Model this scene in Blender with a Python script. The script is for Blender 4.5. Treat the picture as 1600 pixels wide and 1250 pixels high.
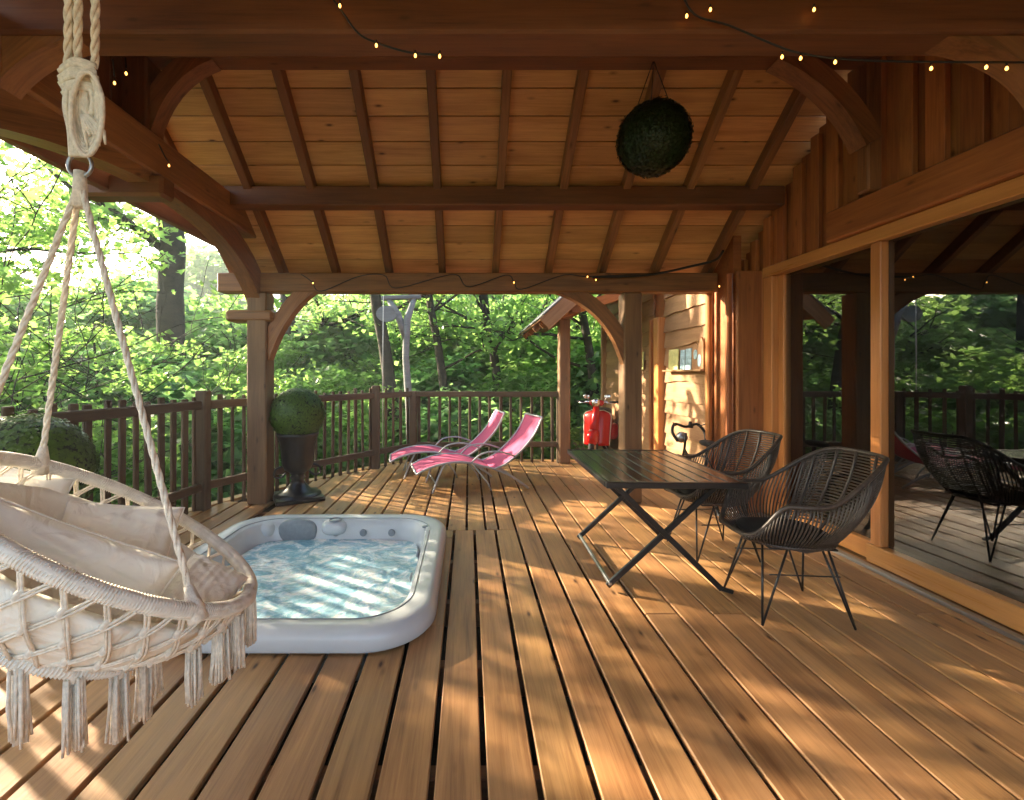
import bpy, bmesh, math, random
import numpy as np
from mathutils import Vector, Matrix, noise
R = math.radians
rnd = random.Random(7)
S = bpy.context.scene
for o in list(bpy.data.objects): bpy.data.objects.remove(o)
C = S.collection

# ------------------------------------------------------------------ camera, light, exposure
cam = bpy.data.cameras.new('camera'); camo = bpy.data.objects.new('camera', cam); C.objects.link(camo)
camo.location = (0, 0, 1.35); camo.rotation_euler = (R(90), 0, 0)
cam.sensor_width = 36; cam.lens = 16.2; cam.shift_x = 0.0425; cam.shift_y = -0.025
cam.clip_end = 500; cam.clip_start = 0.05
S.camera = camo
SUN_EL, SUN_AZ = 20.5, math.degrees(math.atan2(-0.87, 0.49))   # azimuth measured from +Y towards +X
W = bpy.data.worlds.new('World'); S.world = W; W.use_nodes = True
wn = W.node_tree.nodes; wl = W.node_tree.links
sky = wn.new('ShaderNodeTexSky'); sky.sky_type = 'NISHITA'; sky.sun_disc = False
sky.sun_elevation = R(SUN_EL); sky.sun_rotation = R(SUN_AZ)
sky.dust_density = 2.5; sky.air_density = 1.0
wl.new(sky.outputs[0], wn['Background'].inputs[0]); wn['Background'].inputs[1].default_value = 0.15
sl = bpy.data.lights.new('sun', 'SUN'); sl.energy = 5.0; sl.angle = R(0.7); sl.color = (1, .84, .62)
so = bpy.data.objects.new('sun', sl); C.objects.link(so)
sd = Vector((math.sin(R(SUN_AZ))*math.cos(R(SUN_EL)), math.cos(R(SUN_AZ))*math.cos(R(SUN_EL)), math.sin(R(SUN_EL))))
so.rotation_euler = sd.to_track_quat('Z', 'Y').to_euler(); so.location = (-8, 5, 8)
S.view_settings.view_transform = 'Standard'; S.view_settings.look = 'None'
S.view_settings.gamma = 1; S.view_settings.use_curve_mapping = False
S.view_settings.exposure = 2.42
S.cycles.max_bounces = 10; S.cycles.diffuse_bounces = 5; S.cycles.transparent_max_bounces = 16
S.cycles.sample_clamp_indirect = 6

def P(px, py, d):            # a point at depth d that shows at pixel px,py of the 1600x1250 photograph
    return Vector(((px-732)/720*d, d, 1.35-(py-585)/720*d))

# ------------------------------------------------------------------ materials
def nm(name):
    m = bpy.data.materials.new(name); m.use_nodes = True
    nt = m.node_tree; b = nt.nodes['Principled BSDF']
    return m, nt.nodes, nt.links, b
def ramp(n, stops):
    r = n.new('ShaderNodeValToRGB'); e = r.color_ramp.elements
    while len(e) > 1: e.remove(e[-1])
    e[0].position = stops[0][0]; e[0].color = (*stops[0][1], 1)
    for p, c in stops[1:]:
        x = e.new(p); x.color = (*c, 1)
    return r
def wood(name, light, dark, rough=.55, knots=.5, var=.35, grain=1.0, bump=.25, grey=0.0, spec=.4):
    m, n, l, b = nm(name)
    tc = n.new('ShaderNodeTexCoord'); oi = n.new('ShaderNodeObjectInfo')
    mul = n.new('ShaderNodeVectorMath'); mul.operation = 'MULTIPLY_ADD'
    comb = n.new('ShaderNodeCombineXYZ')
    for i, k in enumerate((37., 91., 53.)):
        mm = n.new('ShaderNodeMath'); mm.operation = 'MULTIPLY'; mm.inputs[1].default_value = k
        l.new(oi.outputs['Random'], mm.inputs[0]); l.new(mm.outputs[0], comb.inputs[i])
    add = n.new('ShaderNodeVectorMath'); add.operation = 'ADD'
    l.new(tc.outputs['Object'], add.inputs[0]); l.new(comb.outputs[0], add.inputs[1])
    mp = n.new('ShaderNodeMapping'); mp.inputs['Scale'].default_value = (.9, 16*grain, 16*grain)
    l.new(add.outputs[0], mp.inputs[0])
    n1 = n.new('ShaderNodeTexNoise'); n1.inputs['Scale'].default_value = 1.6; n1.inputs['Detail'].default_value = 6
    n1.inputs['Roughness'].default_value = .6; n1.inputs['Distortion'].default_value = .8
    l.new(mp.outputs[0], n1.inputs['Vector'])
    mp2 = n.new('ShaderNodeMapping'); mp2.inputs['Scale'].default_value = (1.1, 4.5, 4.5)
    l.new(add.outputs[0], mp2.inputs[0])
    n2 = n.new('ShaderNodeTexNoise'); n2.inputs['Scale'].default_value = 1.3; n2.inputs['Detail'].default_value = 3
    l.new(mp2.outputs[0], n2.inputs['Vector'])
    mix0 = n.new('ShaderNodeMath'); mix0.operation = 'MULTIPLY_ADD'; mix0.inputs[1].default_value = .36
    mp4 = n.new('ShaderNodeMapping'); mp4.inputs['Scale'].default_value = (2.2, 70*grain, 70*grain)
    l.new(add.outputs[0], mp4.inputs[0])
    n4 = n.new('ShaderNodeTexNoise'); n4.inputs['Scale'].default_value = 1.5; n4.inputs['Detail'].default_value = 4; n4.inputs['Roughness'].default_value = .7
    l.new(mp4.outputs[0], n4.inputs['Vector'])
    hh = n.new('ShaderNodeMath'); hh.operation = 'MULTIPLY_ADD'; hh.inputs[1].default_value = .28
    l.new(n4.outputs[0], hh.inputs[0])
    l.new(n2.outputs[0], mix0.inputs[0])
    h = n.new('ShaderNodeMath'); h.operation = 'MULTIPLY'; h.inputs[1].default_value = .42
    l.new(n1.outputs[0], h.inputs[0]); l.new(h.outputs[0], hh.inputs[2]); l.new(hh.outputs[0], mix0.inputs[2])
    r = ramp(n, [(.36, dark), (.52, tuple(.55*a+.45*c for a, c in zip(light, dark))), (.68, light)])
    l.new(mix0.outputs[0], r.inputs[0])
    # knots
    mp3 = n.new('ShaderNodeMapping'); mp3.inputs['Scale'].default_value = (1.5, 4.2, 4.2)
    l.new(add.outputs[0], mp3.inputs[0])
    vo = n.new('ShaderNodeTexVoronoi'); vo.inputs['Scale'].default_value = 2.1
    l.new(mp3.outputs[0], vo.inputs['Vector'])
    kr = ramp(n, [(.045, (1, 1, 1)), (.09, (.4, .4, .4)), (.16, (0, 0, 0))])
    l.new(vo.outputs['Distance'], kr.inputs[0])
    km = n.new('ShaderNodeMath'); km.operation = 'MULTIPLY'; km.inputs[1].default_value = knots
    l.new(kr.outputs[0], km.inputs[0])
    mx = n.new('ShaderNodeMixRGB'); mx.inputs[2].default_value = (dark[0]*.3, dark[1]*.25, dark[2]*.2, 1)
    l.new(km.outputs[0], mx.inputs[0]); l.new(r.outputs[0], mx.inputs[1])
    hs = n.new('ShaderNodeHueSaturation')
    v = n.new('ShaderNodeMapRange'); v.inputs[3].default_value = 1-var; v.inputs[4].default_value = 1+var*.6
    l.new(oi.outputs['Random'], v.inputs[0]); l.new(v.outputs[0], hs.inputs['Value'])
    m7 = n.new('ShaderNodeMath'); m7.operation = 'MULTIPLY'; m7.inputs[1].default_value = 7.31
    fr = n.new('ShaderNodeMath'); fr.operation = 'FRACT'
    l.new(oi.outputs['Random'], m7.inputs[0]); l.new(m7.outputs[0], fr.inputs[0])
    v2 = n.new('ShaderNodeMapRange'); v2.inputs[3].default_value = .493; v2.inputs[4].default_value = .503
    l.new(fr.outputs[0], v2.inputs[0]); l.new(v2.outputs[0], hs.inputs['Hue'])
    l.new(mx.outputs[0], hs.inputs['Color'])
    out = hs.outputs[0]
    if grey:
        ng = n.new('ShaderNodeTexNoise'); ng.inputs['Scale'].default_value = 2.2; ng.inputs['Detail'].default_value = 5
        l.new(add.outputs[0], ng.inputs['Vector'])
        gr = ramp(n, [(.42, (0, 0, 0)), (.66, (grey, grey, grey))]); l.new(ng.outputs[0], gr.inputs[0])
        mg = n.new('ShaderNodeMixRGB'); mg.inputs[2].default_value = (.17, .13, .095, 1)
        l.new(gr.outputs[0], mg.inputs[0]); l.new(out, mg.inputs[1]); out = mg.outputs[0]
    l.new(out, b.inputs['Base Color'])
    rr = n.new('ShaderNodeMapRange'); rr.inputs[3].default_value = rough-.12; rr.inputs[4].default_value = rough+.15
    l.new(n1.outputs[0], rr.inputs[0]); l.new(rr.outputs[0], b.inputs['Roughness'])
    b.inputs['Specular IOR Level'].default_value = spec
    bp = n.new('ShaderNodeBump'); bp.inputs['Strength'].default_value = bump; bp.inputs['Distance'].default_value = .004
    l.new(n1.outputs[0], bp.inputs['Height']); l.new(bp.outputs[0], b.inputs['Normal'])
    return m
def plain(name, col, rough=.5, metal=0, nscale=0, namt=.15, bump=0, spec=.5, emit=None, es=0):
    m, n, l, b = nm(name)
    b.inputs['Base Color'].default_value = (*col, 1); b.inputs['Roughness'].default_value = rough
    b.inputs['Metallic'].default_value = metal; b.inputs['Specular IOR Level'].default_value = spec
    if emit: b.inputs['Emission Color'].default_value = (*emit, 1); b.inputs['Emission Strength'].default_value = es
    if nscale:
        tc = n.new('ShaderNodeTexCoord'); no = n.new('ShaderNodeTexNoise'); no.inputs['Scale'].default_value = nscale; no.inputs['Detail'].default_value = 5
        l.new(tc.outputs['Object'], no.inputs['Vector'])
        r = ramp(n, [(.3, tuple(c*(1-namt) for c in col)), (.7, tuple(min(1, c*(1+namt)) for c in col))])
        l.new(no.outputs[0], r.inputs[0]); l.new(r.outputs[0], b.inputs['Base Color'])
        if bump:
            bp = n.new('ShaderNodeBump'); bp.inputs['Strength'].default_value = bump; bp.inputs['Distance'].default_value = .01
            l.new(no.outputs[0], bp.inputs['Height']); l.new(bp.outputs[0], b.inputs['Normal'])
    return m
def leafmat(name, a, b_, trans, gloss=.35, tfac=.5):
    m, n, l, b = nm(name)
    geo = n.new('ShaderNodeNewGeometry'); oi = n.new('ShaderNodeObjectInfo')
    tc = n.new('ShaderNodeTexCoord'); no = n.new('ShaderNodeTexNoise'); no.inputs['Scale'].default_value = .9; no.inputs['Detail'].default_value = 2
    l.new(tc.outputs['Object'], no.inputs['Vector'])
    ad = n.new('ShaderNodeMath'); ad.operation = 'MULTIPLY_ADD'; ad.inputs[1].default_value = .55
    l.new(geo.outputs['Random Per Island'], ad.inputs[0])
    no2 = n.new('ShaderNodeMath'); no2.operation = 'MULTIPLY_ADD'; no2.inputs[1].default_value = .9; no2.inputs[2].default_value = -.2
    l.new(no.outputs[0], no2.inputs[0]); l.new(no2.outputs[0], ad.inputs[2])
    r = ramp(n, [(.15, a), (.85, b_)]); l.new(ad.outputs[0], r.inputs[0])
    r2 = ramp(n, [(.15, tuple(c*.6 for c in trans)), (.85, trans)]); l.new(ad.outputs[0], r2.inputs[0])
    l.new(r.outputs[0], b.inputs['Base Color']); b.inputs['Roughness'].default_value = gloss; b.inputs['Specular IOR Level'].default_value = .35
    t = n.new('ShaderNodeBsdfTranslucent'); l.new(r2.outputs[0], t.inputs[0])
    mx = n.new('ShaderNodeMixShader'); mx.inputs[0].default_value = tfac
    l.new(b.outputs[0], mx.inputs[1]); l.new(t.outputs[0], mx.inputs[2])
    l.new(mx.outputs[0], n['Material Output'].inputs[0])
    return m

M = {}
M['deck'] = wood('deck_larch', (.58, .315, .118), (.20, .085, .028), rough=.44, knots=.95, var=.2, grey=.22, bump=.35)
M['ceil'] = wood('ceiling_spruce', (.74, .40, .145), (.38, .165, .045), rough=.5, knots=1.0, var=.26, bump=.3)
M['beam'] = wood('oiled_douglas', (.37, .165, .057), (.11, .045, .015), rough=.5, knots=.7, var=.2, bump=.4)
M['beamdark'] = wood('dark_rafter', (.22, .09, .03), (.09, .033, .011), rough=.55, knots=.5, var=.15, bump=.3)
M['clad'] = wood('cladding_douglas', (.50, .185, .05), (.20, .062, .015), rough=.5, knots=.6, var=.3, bump=.3)
M['waney'] = wood('waney_larch', (.43, .25, .115), (.24, .115, .045), rough=.55, knots=.6, var=.18, bump=.4)
M['frame'] = wood('varnished_frame', (.60, .28, .085), (.42, .17, .045), rough=.3, knots=.1, var=.08, bump=.08)
M['post'] = wood('post_wood', (.27, .155, .07), (.11, .058, .026), rough=.6, knots=.7, var=.15, bump=.45)
M['rail'] = wood('brown_railing', (.135, .085, .042), (.055, .033, .017), rough=.7, knots=.3, var=.3, bump=.4)
M['greywood'] = wood('weathered_grey', (.30, .30, .28), (.14, .14, .135), rough=.8, knots=.4, var=.1, bump=.5)
M['bark'] = wood('bark', (.075, .06, .042), (.022, .018, .013), rough=.95, knots=.3, var=.2, grain=.5, bump=1.0)
M['inner'] = wood('room_wood', (.16, .10, .055), (.08, .045, .02), rough=.6, var=.2)
M['tub'] = plain('acrylic_tub', (.58, .60, .62), .25, nscale=9, namt=.03)
M['tubgrey'] = plain('grey_headrest', (.24, .27, .30), .5, nscale=30, namt=.1, bump=.1)
M['rope'] = plain('cotton_rope', (.78, .71, .60), .95, nscale=60, namt=.18, bump=.6, spec=.1)
M['wrap'] = plain('wrapped_cord', (.80, .76, .68), .9, nscale=40, namt=.1, bump=.4, spec=.15)
def clothmat():
    m, n, l, b = nm('cream_cloth'); b.inputs['Base Color'].default_value = (.88, .84, .75, 1)
    b.inputs['Roughness'].default_value = .92; b.inputs['Specular IOR Level'].default_value = .12
    tc = n.new('ShaderNodeTexCoord'); a = n.new('ShaderNodeTexNoise'); a.inputs['Scale'].default_value = 7; a.inputs['Detail'].default_value = 3; a.inputs['Distortion'].default_value = 1.6
    w = n.new('ShaderNodeTexNoise'); w.inputs['Scale'].default_value = 420
    l.new(tc.outputs['Object'], a.inputs['Vector']); l.new(tc.outputs['Object'], w.inputs['Vector'])
    b1 = n.new('ShaderNodeBump'); b1.inputs['Strength'].default_value = .9; b1.inputs['Distance'].default_value = .022
    b2 = n.new('ShaderNodeBump'); b2.inputs['Strength'].default_value = .35; b2.inputs['Distance'].default_value = .002
    l.new(a.outputs[0], b1.inputs['Height']); l.new(w.outputs[0], b2.inputs['Height']); l.new(b1.outputs[0], b2.inputs['Normal']); l.new(b2.outputs[0], b.inputs['Normal'])
    return m
M['cloth'] = clothmat()
M['blackmetal'] = plain('black_metal', (.018, .018, .019), .35, metal=.3, nscale=30)
M['slat'] = plain('dark_table_slat', (.028, .026, .024), .22, nscale=18, namt=.2, bump=.06)
M['wicker'] = plain('black_wicker', (.06, .045, .035), .42, nscale=60, namt=.4)
M['pad'] = plain('black_pad', (.008, .008, .008), .9, nscale=60)
M['pot'] = plain('black_pot', (.012, .012, .013), .28, nscale=15, namt=.3)
M['pink'] = plain('pink_sling', (.43, .05, .13), .8, nscale=220, namt=.12, bump=.15)
M['alu'] = plain('white_alu', (.40, .39, .40), .4, metal=.4)
M['red'] = plain('red_paint', (.42, .004, .003), .18, nscale=4, namt=.08)
M['chrome'] = plain('chrome', (.75, .75, .75), .12, metal=1)
M['rubber'] = plain('rubber', (.015, .015, .015), .7)
M['cream'] = plain('cream_plastic', (.6, .52, .38), .5)
M['bulb'] = plain('lit_bulb', (1, .6, .2), .3, emit=(1, .42, .07), es=1.6)
M['cable'] = plain('black_cable', (.01, .01, .01), .5)
M['steel'] = plain('steel', (.35, .36, .37), .35, metal=.9)
M['yellow'] = plain('yellow_card', (.62, .58, .22), .7, nscale=14, namt=.2)
M['blue'] = plain('blue_card', (.35, .50, .55), .7, nscale=20, namt=.35)
M['white'] = plain('white_card', (.7, .66, .56), .7, nscale=20, namt=.2)
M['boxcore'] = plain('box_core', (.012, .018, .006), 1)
M['box'] = leafmat('box_leaves', (.03, .065, .008), (.085, .16, .018), (.14, .28, .02), tfac=.18)
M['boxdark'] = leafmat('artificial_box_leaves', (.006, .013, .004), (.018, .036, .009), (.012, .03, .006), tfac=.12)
M['leafA'] = leafmat('leaf_bright', (.06, .13, .022), (.13, .24, .05), (.46, .76, .18), tfac=.6)
M['leafB'] = leafmat('leaf_mid', (.06, .14, .035), (.14, .26, .06), (.50, .80, .22), tfac=.6)
M['leafC'] = leafmat('leaf_deep', (.05, .12, .045), (.12, .24, .08), (.42, .74, .24), tfac=.6)
M['ground'] = plain('forest_floor', (.07, .10, .03), 1, nscale=1.3, namt=.6, bump=1)

# glass: reflective at real angles, lightly tinted
def glassmat():
    m, n, l, b = nm('window_glass'); n.remove(b)
    tr = n.new('ShaderNodeBsdfTransparent'); tr.inputs[0].default_value = (.62, .62, .60, 1)
    gl = n.new('ShaderNodeBsdfGlossy'); gl.inputs['Roughness'].default_value = .0; gl.inputs[0].default_value = (.95, .97, .95, 1)
    fr = n.new('ShaderNodeFresnel'); fr.inputs[0].default_value = 2.15
    mx = n.new('ShaderNodeMixShader'); l.new(fr.outputs[0], mx.inputs[0]); l.new(tr.outputs[0], mx.inputs[1]); l.new(gl.outputs[0], mx.inputs[2])
    l.new(mx.outputs[0], n['Material Output'].inputs[0]); return m
M['glass'] = glassmat()
def watermat():
    m, n, l, b = nm('bubbling_water')
    tc = n.new('ShaderNodeTexCoord')
    n1 = n.new('ShaderNodeTexNoise'); n1.inputs['Scale'].default_value = 4.2; n1.inputs['Detail'].default_value = 10; n1.inputs['Roughness'].default_value = .74; n1.inputs['Distortion'].default_value = 1.2
    l.new(tc.outputs['Object'], n1.inputs['Vector'])
    r = ramp(n, [(.36, (.20, .42, .55)), (.46, (.34, .56, .67)), (.52, (.60, .75, .81)), (.58, (.92, .95, .96))])
    l.new(n1.outputs[0], r.inputs[0]); l.new(r.outputs[0], b.inputs['Base Color'])
    b.inputs['Roughness'].default_value = .14; b.inputs['Specular IOR Level'].default_value = .5; b.inputs['Subsurface Weight'].default_value = .5; b.inputs['Subsurface Radius'].default_value = (.05, .09, .11); b.inputs['Subsurface Scale'].default_value = 1.0
    n2 = n.new('ShaderNodeTexNoise'); n2.inputs['Scale'].default_value = 26; n2.inputs['Detail'].default_value = 4
    l.new(tc.outputs['Object'], n2.inputs['Vector'])
    bp = n.new('ShaderNodeBump'); bp.inputs['Strength'].default_value = .45; bp.inputs['Distance'].default_value = .012
    l.new(n2.outputs[0], bp.inputs['Height']); l.new(bp.outputs[0], b.inputs['Normal'])
    return m
M['water'] = watermat()

# ------------------------------------------------------------------ helpers
def link(name, me, mat=None, parent=None, loc=None, rot=None):
    o = bpy.data.objects.new(name, me); C.objects.link(o)
    if mat is not None and me is not None and not me.materials: me.materials.append(mat)
    if loc is not None: o.location = loc
    if rot is not None: o.rotation_euler = rot
    if parent is not None: o.parent = parent; 
    return o
def tag(o, label, cat, group=None, kind=None):
    if label: o['label'] = label
    if cat: o['category'] = cat
    if group: o['group'] = group
    if kind: o['kind'] = kind
    return o
def empty(name, label=None, cat=None, loc=(0, 0, 0), rz=0, group=None, kind=None):
    o = bpy.data.objects.new(name, None); C.objects.link(o); o.empty_display_size = .1
    o.location = loc; o.rotation_euler = (0, 0, rz)
    return tag(o, label, cat, group, kind)
def wparent(o, parent):      # parent keeping world placement (parents here are unscaled)
    bpy.context.view_layer.update()
    mw = o.matrix_world.copy() if o.parent is None else o.matrix_world.copy()
    o.parent = parent; o.matrix_parent_inverse = Matrix.Identity(4)
    return o
def mesh_from(name, verts, faces, smooth=False):
    me = bpy.data.meshes.new(name); me.from_pydata([tuple(v) for v in verts], [], faces); me.update()
    if smooth: me.polygons.foreach_set('use_smooth', [True]*len(me.polygons))
    return me
def bm_mesh(name, bm, smooth=False):
    bmesh.ops.recalc_face_normals(bm, faces=bm.faces)
    me = bpy.data.meshes.new(name); bm.to_mesh(me); bm.free()
    if smooth: me.polygons.foreach_set('use_smooth', [True]*len(me.polygons))
    return me
def add_box(bm, sx, sy, sz, mat=None, bev=0):
    r = bmesh.ops.create_cube(bm, size=1); vs = r['verts']
    bmesh.ops.scale(bm, verts=vs, vec=(sx, sy, sz))
    if bev:
        es = list({e for v in vs for e in v.link_edges})
        g = bmesh.ops.bevel(bm, geom=es, offset=bev, segments=1, affect='EDGES')
        vs = list({v for f in g['faces'] for v in f.verts} | {v for v in vs if v.is_valid})
    if mat is not None: bmesh.ops.transform(bm, matrix=mat, verts=vs)
    return vs
_bc = {}
def box_mesh(L, w, h, bev, mat):
    k = (round(L, 3), round(w, 3), round(h, 3), bev, mat.name)
    if k not in _bc:
        bm = bmesh.new(); add_box(bm, L, w, h, bev=bev); me = bm_mesh('beam', bm); me.materials.append(mat); _bc[k] = me
    return _bc[k]
def beam(name, p0, p1, w, h, mat, parent=None, bev=.006, up=(0, 0, 1), roll=0):
    """a timber from p0 to p1: local X along it, w across, h along 'up'"""
    p0, p1 = Vector(p0), Vector(p1); d = p1-p0; L = d.length; x = d.normalized()
    u = Vector(up)
    if abs(x.dot(u)) > .99: u = Vector((0, 1, 0))
    y = u.cross(x).normalized(); z = x.cross(y)
    mw = Matrix((x, y, z)).transposed().to_4x4(); mw.translation = (p0+p1)/2
    o = link(name, box_mesh(L, w, h, bev, mat))
    if parent is not None:
        o.parent = parent; o.matrix_basis = parent_inv(parent) @ mw
    else: o.matrix_basis = mw
    return o
def parent_inv(p):
    m = p.matrix_basis.copy()
    q = p.parent
    while q is not None: m = q.matrix_basis @ m; q = q.parent
    return m.inverted()
def worldmesh(name, me, mat, parent):       # mesh given in world coordinates, hung under a parent
    o = link(name, me, mat); 
    if parent is not None: o.parent = parent; o.matrix_basis = parent_inv(parent)
    return o
def tube_data(pts, r, seg=8, closed=False, caps=True, V=None, F=None):
    pts = [Vector(p) for p in pts]; n = len(pts)
    if V is None: V, F = [], []
    base = len(V); rr = r if isinstance(r, (list, tuple)) else [r]*n
    t0 = (pts[1]-pts[0]).normalized()
    nrm = Vector((0, 0, 1)).cross(t0)
    if nrm.length < .05: nrm = Vector((1, 0, 0)).cross(t0)
    nrm.normalize()
    for i, p in enumerate(pts):
        a = pts[(i-1) % n] if (i > 0 or closed) else p; c = pts[(i+1) % n] if (i < n-1 or closed) else p
        t = (c-a)
        t = t.normalized() if t.length > 1e-9 else t0
        nrm = (nrm-t*nrm.dot(t))
        nrm = nrm.normalized() if nrm.length > 1e-6 else t.orthogonal().normalized()
        bn = t.cross(nrm)
        for k in range(seg):
            an = 2*math.pi*k/seg
            V.append(tuple(p+(nrm*math.cos(an)+bn*math.sin(an))*rr[i]))
    m = n if closed else n-1
    for i in range(m):
        j = (i+1) % n
        for k in range(seg):
            k2 = (k+1) % seg
            F.append((base+i*seg+k, base+i*seg+k2, base+j*seg+k2, base+j*seg+k))
    if caps and not closed:
        F.append(tuple(base+k for k in range(seg))[::-1]); F.append(tuple(base+(n-1)*seg+k for k in range(seg)))
    return V, F
def tube(name, pts, r, mat, parent=None, seg=8, closed=False, world=True):
    V, F = tube_data(pts, r, seg, closed)
    me = mesh_from(name, V, F, True)
    return worldmesh(name, me, mat, parent) if world else link(name, me, mat, parent)
def tubes(name, lst, mat, parent=None, seg=6, world=True):
    V, F = [], []
    for pts, r in lst: tube_data(pts, r, seg, V=V, F=F)
    me = mesh_from(name, V, F, True)
    return worldmesh(name, me, mat, parent) if world else link(name, me, mat, parent)
def lathe_data(prof, seg=32, V=None, F=None, cx=0, cy=0):
    if V is None: V, F = [], []
    b = len(V)
    for r, z in prof:
        for k in range(seg):
            a = 2*math.pi*k/seg; V.append((cx+r*math.cos(a), cy+r*math.sin(a), z))
    for i in range(len(prof)-1):
        for k in range(seg):
            k2 = (k+1) % seg; F.append((b+i*seg+k, b+i*seg+k2, b+(i+1)*seg+k2, b+(i+1)*seg+k))
    return V, F
def catmull(pts, n=6, closed=False):
    pts = [Vector(p) for p in pts]; out = []; N = len(pts); m = N if closed else N-1
    for i in range(m):
        if closed: a, b, c, d = pts[(i-1) % N], pts[i], pts[(i+1) % N], pts[(i+2) % N]
        else: a, b, c, d = pts[max(i-1, 0)], pts[i], pts[i+1], pts[min(i+2, N-1)]
        for k in range(n):
            t = k/n
            out.append(.5*((2*b)+(c-a)*t+(2*a-5*b+4*c-d)*t*t+(-a+3*b-3*c+d)*t**3))
    if not closed: out.append(pts[-1])
    return out
def copy_tree(o, parent=None):
    c = o.copy(); C.objects.link(c); c.parent = parent
    if parent is not None: c.matrix_parent_inverse = o.matrix_parent_inverse
    for ch in [x for x in KIDS(o)]: copy_tree(ch, c)
    return c
def KIDS(o): return [x for x in C.objects if x.parent is o]

def arc_brace(name, p0, p1, bulge, w, h, mat, parent, depth_dir=(0, 1, 0), n=12, taper=True):
    """curved timber from p0 to p1; bulge = sag vector at the middle; h = visible depth in the curve's plane; w = thickness along depth_dir"""
    p0, p1, bulge = Vector(p0), Vector(p1), Vector(bulge); dd = Vector(depth_dir).normalized()
    V, F = [], []
    pts = [p0.lerp(p1, t)+bulge*4*t*(1-t) for t in [i/n for i in range(n+1)]]
    for i, p in enumerate(pts):
        a = pts[max(i-1, 0)]; c = pts[min(i+1, n)]; t = (c-a).normalized(); s = t.cross(dd).normalized()
        if s.dot(bulge) < 0: s = -s
        hh = h
        for q in (p-dd*w/2, p+dd*w/2, p+dd*w/2+s*hh, p-dd*w/2+s*hh): V.append(tuple(q))
    for i in range(n):
        for k in range(4):
            k2 = (k+1) % 4; F.append((i*4+k, i*4+k2, i*4+4+k2, i*4+4+k))
    F.append((0, 1, 2, 3)); F.append((n*4+3, n*4+2, n*4+1, n*4))
    # local axes along the chord so the grain follows it
    x = (p1-p0).normalized(); y = dd-x*dd.dot(x); y.normalize(); z = x.cross(y)
    mw = Matrix((x, y, z)).transposed().to_4x4(); mw.translation = (p0+p1)/2; mi = mw.inverted()
    bm = bmesh.new(); vs = [bm.verts.new(mi @ Vector(v)) for v in V]
    for f in F: bm.faces.new([vs[i] for i in f])
    me = bm_mesh(name, bm)
    o = link(name, me, mat); o.parent = parent; o.matrix_basis = parent_inv(parent) @ mw
    return o

# ------------------------------------------------------------------ ground
g = bmesh.new(); bmesh.ops.create_grid(g, x_segments=80, y_segments=80, size=60)
for v in g.verts:
    d = math.hypot(v.co.x, v.co.y)
    v.co.z = -2.6+.35*noise.noise(v.co*.15)+(max(0, d-25)*.06)
go = link('ground', bm_mesh('ground', g, True), M['ground']); go['kind'] = 'structure'

# ------------------------------------------------------------------ deck
TUB = (-1.95, -.19, 2.21, 4.08)
deck = empty('deck', kind='structure'); deck['label'] = 'brown larch terrace deck of parallel boards'
def left_edge(x):      # far limit of the deck for a board at x
    pts = [(-3.05, 3.0), (-2.72, 4.63), (-2.45, 5.2), (-1.40, 6.68), (-.9, 7.25), (1.9, 7.15), (1.95, 9.6), (3.2, 9.6)]
    if x < pts[0][0]: return 2.0
    for (a, b), (c, d) in zip(pts, pts[1:]):
        if a <= x <= c: return b+(d-b)*(x-a)/(c-a)
    return 9.6
near_px = [-280, -186, -92, 3, 109, 203, 300, 394, 487, 580, 672, 758, 847, 937, 1028, 1120, 1221, 1315, 1409, 1502, 1596, 1690, 1784, 1878, 1972, 2066, 2160]
nearx = [(p-732)/665*1.35 for p in near_px]
nearx = [nearx[0]-.19*k for k in range(8, 0, -1)]+nearx
farx = [-.84, -.648, -.419, -.19, -.015, .1525, .265, .416, .64, .87, 1.106, 1.357]
farx = [farx[0]-.19*k for k in range(12, 0, -1)]+farx+[farx[-1]+.19*k for k in range(1, 10)]
DT = .028
def plank(x0, x1, y0, y1):
    """one board, far end cut along the deck edge"""
    if y1-y0 < .05: return
    gap = .012 if x0 < .9 else .007
    a, b = x0+gap*.9, x1-gap*.9
    bow = rnd.uniform(-.0015, .0015); z = rnd.uniform(-.002, .002)
    cx, cy = (a+b)/2, (y0+y1)/2
    o = beam('plank', (cx, y0, -DT/2+z), (cx, y1, -DT/2+z), b-a, DT, M['deck'], deck, bev=.004, up=(0, 0, 1))
    return o
def cut(x0, x1, ylo, yhi):
    segs = [(ylo, yhi)]
    t0, t1, t2, t3 = TUB[0]+.1, TUB[1]-.08, TUB[2]+.1, TUB[3]-.1
    if x1 > TUB[1]-.06 or x0 < TUB[0]+.06: t2 += .17; t3 -= .17
    if x1 > t0 and x0 < t1:
        out = []
        for a, b in segs:
            if b <= t2 or a >= t3: out.append((a, b)); continue
            if a < t2: out.append((a, t2))
            if b > t3: out.append((t3, b))
        segs = out
    for a, b in segs: plank(x0, x1, a, b)
    if len(segs) > 1:
        if x1 > TUB[1]-.06: plank(TUB[1]-.055, x1, segs[0][1]+.003, segs[1][0]-.003)
        if x0 < TUB[0]+.06: plank(x0, TUB[0]+.055, segs[0][1]+.003, segs[1][0]-.003)
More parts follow.
